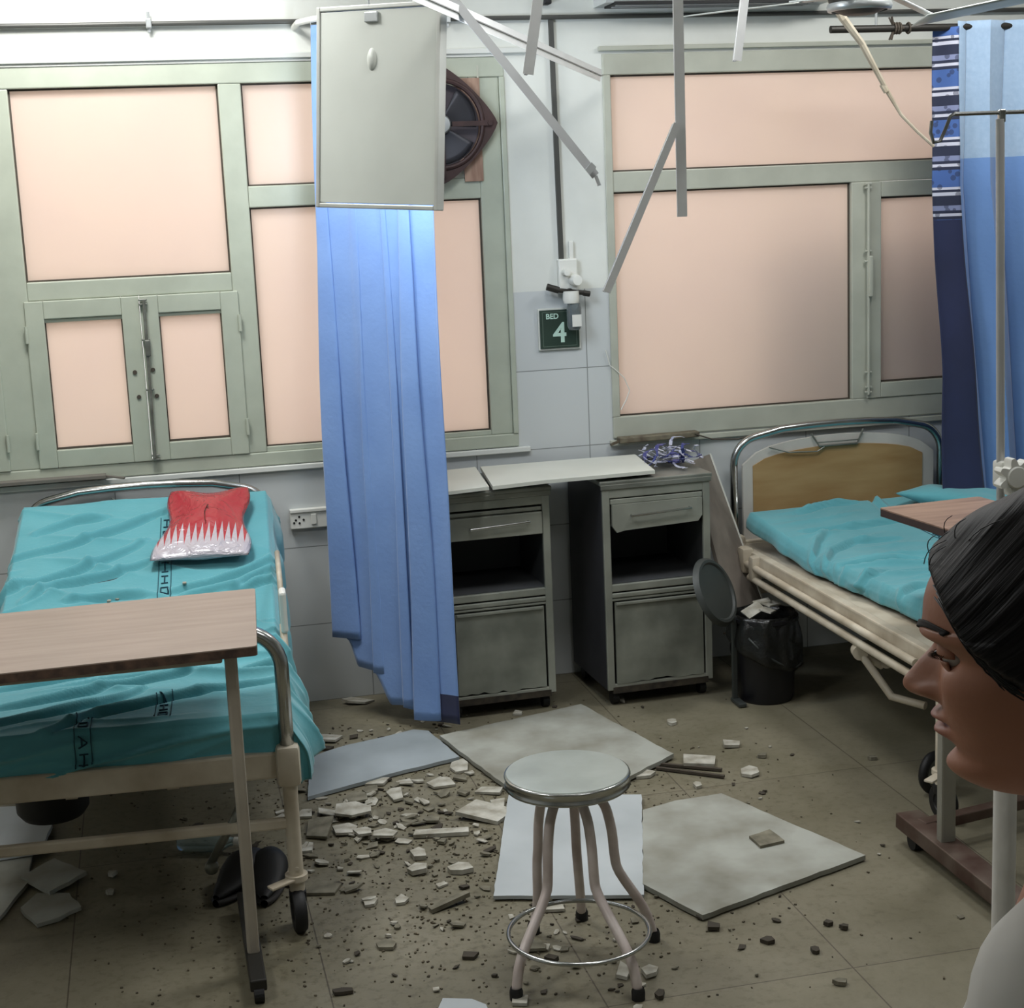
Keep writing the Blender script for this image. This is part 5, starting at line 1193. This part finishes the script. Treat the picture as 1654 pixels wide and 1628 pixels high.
def skin_mat():
    m = bpy.data.materials.new('skin'); m.use_nodes = True; N = m.node_tree.nodes; L = m.node_tree.links; b = N['Principled BSDF']
    b.inputs['Roughness'].default_value = .5; b.inputs['Subsurface Weight'].default_value = .12; b.inputs['Subsurface Radius'].default_value = (.02, .008, .004); b.inputs['Subsurface Scale'].default_value = .4
    at = N.new('ShaderNodeAttribute'); at.attribute_name = 'lip'
    tc = N.new('ShaderNodeTexCoord'); n = N.new('ShaderNodeTexNoise'); n.inputs['Scale'].default_value = 9; L.new(tc.outputs['Object'], n.inputs[0])
    r = N.new('ShaderNodeValToRGB'); r.color_ramp.elements[0].color = (*srgb((150, 98, 74)), 1); r.color_ramp.elements[1].color = (*srgb((172, 118, 92)), 1); L.new(n.outputs['Fac'], r.inputs[0])
    mx = N.new('ShaderNodeMix'); mx.data_type = 'RGBA'; L.new(at.outputs['Fac'], mx.inputs[0]); L.new(r.outputs[0], mx.inputs[6]); mx.inputs[7].default_value = (*srgb((134, 70, 62)), 1)
    L.new(mx.outputs[2], b.inputs['Base Color'])
    n3 = N.new('ShaderNodeTexNoise'); n3.inputs['Scale'].default_value = 160; L.new(tc.outputs['Object'], n3.inputs[0]); bp = N.new('ShaderNodeBump'); bp.inputs['Strength'].default_value = .08; bp.inputs['Distance'].default_value = .003; L.new(n3.outputs['Fac'], bp.inputs['Height']); L.new(bp.outputs[0], b.inputs['Normal'])
    return m
M_skin = skin_mat()
def hair_mat():
    m = bpy.data.materials.new('black_hair'); m.use_nodes = True; N = m.node_tree.nodes; L = m.node_tree.links; b = N['Principled BSDF']
    b.inputs['Roughness'].default_value = .5; b.inputs['Specular IOR Level'].default_value = .18
    at = N.new('ShaderNodeAttribute'); at.attribute_name = 'flow'
    mp = N.new('ShaderNodeMapping'); mp.inputs['Scale'].default_value = (1, 1, 1); L.new(at.outputs['Vector'], mp.inputs[0])
    n = N.new('ShaderNodeTexNoise'); n.inputs['Scale'].default_value = 1; n.inputs['Detail'].default_value = 6; L.new(mp.outputs[0], n.inputs[0])
    r = N.new('ShaderNodeValToRGB'); r.color_ramp.elements[0].position = .35; r.color_ramp.elements[0].color = (.0025, .0022, .003, 1); r.color_ramp.elements[1].color = (.018, .014, .016, 1); L.new(n.outputs['Fac'], r.inputs[0]); L.new(r.outputs[0], b.inputs['Base Color'])
    bp = N.new('ShaderNodeBump'); bp.inputs['Strength'].default_value = .55; bp.inputs['Distance'].default_value = .004; L.new(n.outputs['Fac'], bp.inputs['Height']); L.new(bp.outputs[0], b.inputs['Normal'])
    return m
M_hair = hair_mat()
person = thing('person', 'person with dark pulled-back hair and white top, in the right foreground looking left', 'person', (HO.x - fwd.x * .06, HO.y - fwd.y * .06, 0))
PO = Vector(person.location)
HV, HS = head_mesh(None, None, None)
# body grown from a skeleton
def skin_mesh(name, verts, edges, root=0, sub=2):
    me = bpy.data.meshes.new(name); me.from_pydata([v[:3] for v in verts], edges, []); o = bpy.data.objects.new(name, me); C.objects.link(o)
    md = o.modifiers.new('s', 'SKIN'); md.use_smooth_shade = True
    for i, v in enumerate(verts):
        sv = me.skin_vertices[0].data[i]; sv.radius = v[3] if isinstance(v[3], tuple) else (v[3], v[3]); sv.use_root = (i == root)
    m2 = o.modifiers.new('u', 'SUBSURF'); m2.levels = sub; m2.render_levels = sub
    dg = bpy.context.evaluated_depsgraph_get(); out = bpy.data.meshes.new_from_object(o.evaluated_get(dg)); bpy.data.objects.remove(o); return out
bf, bl = fwd, lft      # body axes
def B_(f, l, z): return Vector((0, 0, 0)) + bf * f + bl * l + Vector((0, 0, z))   # relative to person origin at floor
SZ = 1.40
def body_skel(scale=1.0, clothes=False):
    V = []; E = []
    def add(p, r, parent=None):
        V.append((p.x, p.y, p.z, r)); i = len(V) - 1
        if parent is not None: E.append((parent, i))
        return i
    r = lambda x: x * scale
    pel = add(B_(0, 0, .86), (r(.13), r(.11))); wa = add(B_(0, 0, 1.00), (r(.115), r(.095)), pel); ch = add(B_(.0, 0, 1.16), (r(.13), r(.105)), wa); up = add(B_(.02, 0, SZ - .03), (r(.085), r(.075)), ch)
    nk = add(B_(.0, 0, SZ + .055), r(.05), up)
    if not clothes:
        add(B_(.035, 0, SZ + .12), .048, nk)
    for s_ in (1, -1):
        sh = add(B_(.05, s_ * .15, SZ + .012), r(.05), up); el = add(B_(.03, s_ * .22, 1.10), r(.04), sh)
        if clothes: add(B_(.04, s_ * .2, .88), r(.036), el)
        else:
            wr = add(B_(.06, s_ * .2, .82), .025, el); pa = add(B_(.075, s_ * .197, .765), .03, wr)
            for k, (df, ln) in enumerate(((.03, .065), (.01, .075), (-.01, .07), (-.03, .055))):
                a = add(B_(.078 + df, s_ * .195, .735), .0095, pa); c = add(B_(.082 + df, s_ * .19, .735 - ln * .5), .0088, a); add(B_(.078 + df, s_ * .182, .735 - ln), .0075, c)
            a = add(B_(.11, s_ * .188, .765), .011, wr); add(B_(.128, s_ * .18, .735), .0095, a)
        hp = add(B_(0, s_ * .085, .80), r(.085), pel); kn = add(B_(.01, s_ * .09, .46), r(.055), hp); an = add(B_(-.01, s_ * .09, .10), r(.04), kn)
        if not clothes: add(B_(.10, s_ * .095, .035), .032, an)
    return V, E
V, E = body_skel(); bme = skin_mesh('bodytmp', V, E)
b = MB(); b.b.from_mesh(bme)
lipL = b.b.verts.layers.float.new('lip')
rows = [[b.b.verts.new(H(p) - PO) for p in row] for row in HV]
for j, row in enumerate(rows):
    for i, v in enumerate(row):
        p = HV[j][i]; z = p.z * 100; y = p.y * 100
        if p.x > .05 and abs(y) < 2.6:
            v[lipL] = math.exp(-(y / 2.2) ** 4) * max(math.exp(-((z + 5.95) / .5) ** 4), math.exp(-((z + 7.05) / .6) ** 4))
for A_, B__ in zip(rows, rows[1:]):
    n = len(A_)
    for i in range(n): b.face([A_[i], A_[(i + 1) % n], B__[(i + 1) % n], B__[i]])
b.face(rows[0][::-1]); b.face(rows[-1])
# ears
for s_ in (1, -1):
    def ear(u, v, s_=s_):
        a = u * 2 * PI; r = 1 - v; return H(Vector((-.006 + .017 * math.cos(a) * (.4 + .6 * v), s_ * (.070 + .010 * math.sin(v * PI) + .008 * v), -.012 + .031 * math.sin(a) * (.4 + .6 * v)))) - PO
    b.grid(ear, 20, 6, closed_u=True)
body = b.build('body', M_skin, person, smooth=True)
# hair: a shell that follows the skull behind the hairline
HL = [(-9.8, -8.0), (-6, -6.0), (-2, -4.2), (0, -3.4), (1.7, -2.7), (3.4, -1.0), (4.8, 1.4), (5.9, 4.0), (7.0, 6.0), (8.2, 7.0), (9.5, 7.3)]
b = MB(); fl_l = b.b.verts.layers.float_vector.new('flow'); NZ, NA = 150, 200; grid = []
for j in range(NZ + 1):
    row = []
    z = -9.0 + 20.55 * j / NZ
    for i in range(NA):
        a = 2 * PI * i / NA; p = HS(a, z); x = p.x * 100
        hl = interp(HL, x) if z < 8 else -99
        dz = z - hl
        off = .0125 * smooth(-.2, 2.2, dz) + .001 if dz > -.2 else -.004
        if z >= 8: off = .0135
        n_ = Vector((p.x, p.y, max(0, p.z - .02) * 1.1)).normalized()
        streak = .0004 * math.sin(12 * (z * .9 + x * .75) * .35 + 2.0 * noise.noise(Vector((x * .2, z * .2, 1)))) + .0012 * noise.noise(Vector(((x + z) * .9, (z - x) * .12, 3)))
        q = p + n_ * (off + (streak if off > .004 else 0))
        v = b.b.verts.new(H(q) - PO); v[fl_l] = Vector(((x + z * .9) * 2.6, (z - x) * .10, p.y * 8)); row.append((v, dz))
    grid.append(row)
for j in range(NZ):
    for i in range(NA):
        q = [grid[j][i], grid[j][(i + 1) % NA], grid[j + 1][(i + 1) % NA], grid[j + 1][i]]
        if max(t[1] for t in q) > -.2: b.face([t[0] for t in q])
b.face([t[0] for t in grid[-1]])
for v in [v for v in b.b.verts if not v.link_faces]: b.b.verts.remove(v)
# bun at the nape
bo = Vector((-.105, 0, -.015))
for j_ in range(1):
    rr = []
    for k in range(17):
        th = PI * k / 16; ringv = []
        for i in range(28):
            ph = 2 * PI * i / 28; d_ = Vector((math.cos(th), math.sin(th) * math.cos(ph), math.sin(th) * math.sin(ph))); v = b.b.verts.new(H(bo + d_ * (.036 + .002 * math.sin(ph * 5 + th * 6))) - PO); v[fl_l] = Vector((ph * 6, th * .6, 0)); ringv.append(v)
        rr.append(ringv)
    for A_, B__ in zip(rr, rr[1:]):
        for i in range(28): b.face([A_[i], A_[(i + 1) % 28], B__[(i + 1) % 28], B__[i]])
hair = b.build('hair', M_hair, person, smooth=True)
# loose strands along the hairline on the near side
b = MB(); rnd = random.Random(12)
def side_pt(x, z, off):
    # find point on the left side of the head at given x,z (cm)
    best = None
    for k in range(2, 90):
        a = PI * k / 180 * 1.0; p = HS(a, z)
        if best is None or abs(p.x * 100 - x) < abs(best.x * 100 - x): best = p
    n_ = Vector((best.x * .8, best.y, 0)).normalized(); return H(best + n_ * off) - PO
for k in range(26):
    o_ = rnd.uniform(-.5, .35) if k > 3 else -.5 - .2 * k; st_ = rnd.uniform(0, .5); en = rnd.uniform(.7, 1.0); pts = []
    for i in range(10):
        t = st_ + (en - st_) * i / 9; X = 7.6 - 5.8 * t; Z = interp(HL, X) + o_ * .8; pts.append(side_pt(X, Z, .0022 + rnd.uniform(0, .001)))
    b.tube(pts, [.0006] * 9 + [.0002], 5)
for k in range(7):   # short flyaways over the forehead hairline and crown
    a = rnd.uniform(-.4, 1.5); z = rnd.uniform(6.5, 9.6); p = HS(a, z); n_ = Vector((p.x, p.y, p.z * .8)).normalized(); t_ = Vector((-.6, .2, .5)) + Vector((rnd.uniform(-.3, .3), rnd.uniform(-.3, .3), 0))
    pts = [H(p + n_ * (.010 + .0052 * math.sin(i / 6 * PI)) + t_ * (.006 * i)) - PO for i in range(6)]; b.tube(pts, [.00035] * 5 + [.0002], 4)
b.build('hair_strand', mat('strand_black', (14, 11, 12), .45), person, smooth=True)
# eyes, lids, brows
M_eye = mat('eye_white', (205, 198, 190), .25, var=.02); M_iris = mat('iris_dark', (26, 16, 12), .2)
for s_ in (1, -1):
    ec = Vector((.0685, s_ * .029, -.0098)); e_ = MB().lathe([(.0118 * math.sin(PI * k / 12) if 0 < k < 12 else 0, .0118 * math.cos(PI * k / 12)) for k in range(13)], H(ec) - PO, 24).build('eye', M_eye, person, smooth=True)
    MB().lathe([(0, .0004), (.004, .0003), (.0058, -.0008)], H(ec + Vector((.0118, s_ * -.0005, -.0005))) - PO, 20, Rh @ Matrix.Rotation(PI / 2, 3, 'Y')).build('iris', M_iris, e_)
    def lid(u, v, s_=s_, ec=ec):
        a = (u - .5) * 3.1; r = .0134; el = -.08 * math.cos(a) - .25 * (1 - math.cos(a)) + .06 + v * 1.3
        return H(ec + Vector((r * math.cos(a) * math.cos(el), r * math.sin(a), r * math.sin(el) * math.cos(a * .6)))) - PO
    MB().grid(lid, 16, 8).build('eyelid', M_skin, person, smooth=True, solid=.001)
    MB().grid(lambda u, v, s_=s_, ec=ec: H(ec + Vector((.0130 * math.cos((u - .5) * 2.3) * math.cos(-.28 - v * 1.1), .0130 * math.sin((u - .5) * 2.3), .0130 * math.sin(-.28 - v * 1.1)))) - PO, 16, 8).build('eyelid', M_skin, person, smooth=True, solid=.001)
    b = MB()
    for k in range(18):
        a = (k / 17 - .5) * 2.0; p = ec + Vector((.0136 * math.cos(a) * .99, .0136 * math.sin(a), .0136 * .03)); d_ = Vector((math.cos(a), math.sin(a), .05)).normalized()
        b.tube([H(p) - PO, H(p + d_ * .003 - Vector((0, 0, .0012))) - PO, H(p + d_ * .006 - Vector((0, 0, .001))) - PO], [.00035, .0003, .0001], 4)
    b.build('eyelash', M_iris, person)
    b = MB()
    def brow(u, v, s_=s_):
        y = s_ * (.9 + 4.6 * u); z = 2.35 + 1.0 * math.sin(u * PI * .75) + (v - .5) * .75 * (1 - .6 * u)
        best = None
        for k in range(0, 100):
            a = s_ * k * .0157; p = HS(a, z)
            if best is None or abs(p.y * 100 - y) < abs(best.y * 100 - y): best = p
        return H(best + Vector((1, s_ * .5, 0)).normalized() * .0012) - PO
    b.grid(brow, 18, 4); b.build('eyebrow', mat('brow_dark', (26, 18, 18), .8), person, smooth=True, solid=.0015)
# clothes
V, E = body_skel(1.14, True); cme = skin_mesh('coat', V[:], E)
b = MB(); b.b.from_mesh(cme)
geo = [v for v in b.b.verts if v.co.z < .50]; bmesh.ops.delete(b.b, geom=geo, context='VERTS')
for v in b.b.verts:
    if .55 < v.co.z < 1.25: 
        k = .006 * noise.noise(v.co * 9); v.co += Vector((v.co.x, v.co.y, 0)).normalized() * (k + .004)
b.build('white_top', M_shirt, person, smooth=True)
# collar band
b = MB(); cc = B_(.008, 0, SZ + .045)
b.grid(lambda u, v: cc + bf * ((.064 + .012 * (1 - v)) * math.cos(u * 2 * PI)) + bl * ((.068 + .02 * (1 - v)) * math.sin(u * 2 * PI)) + Vector((0, 0, -.02 + .05 * v - .012 * math.cos(u * 2 * PI))), 40, 5, closed_u=True)
b.build('collar', M_shirt, person, smooth=True, solid=.004)
V, E = body_skel(1.06, True); b = MB(); tm = skin_mesh('tr', V, E); b.b.from_mesh(tm); bmesh.ops.delete(b.b, geom=[v for v in b.b.verts if v.co.z > .62 or v.co.z < .09], context='VERTS'); b.build('trousers', M_trouser, person, smooth=True)
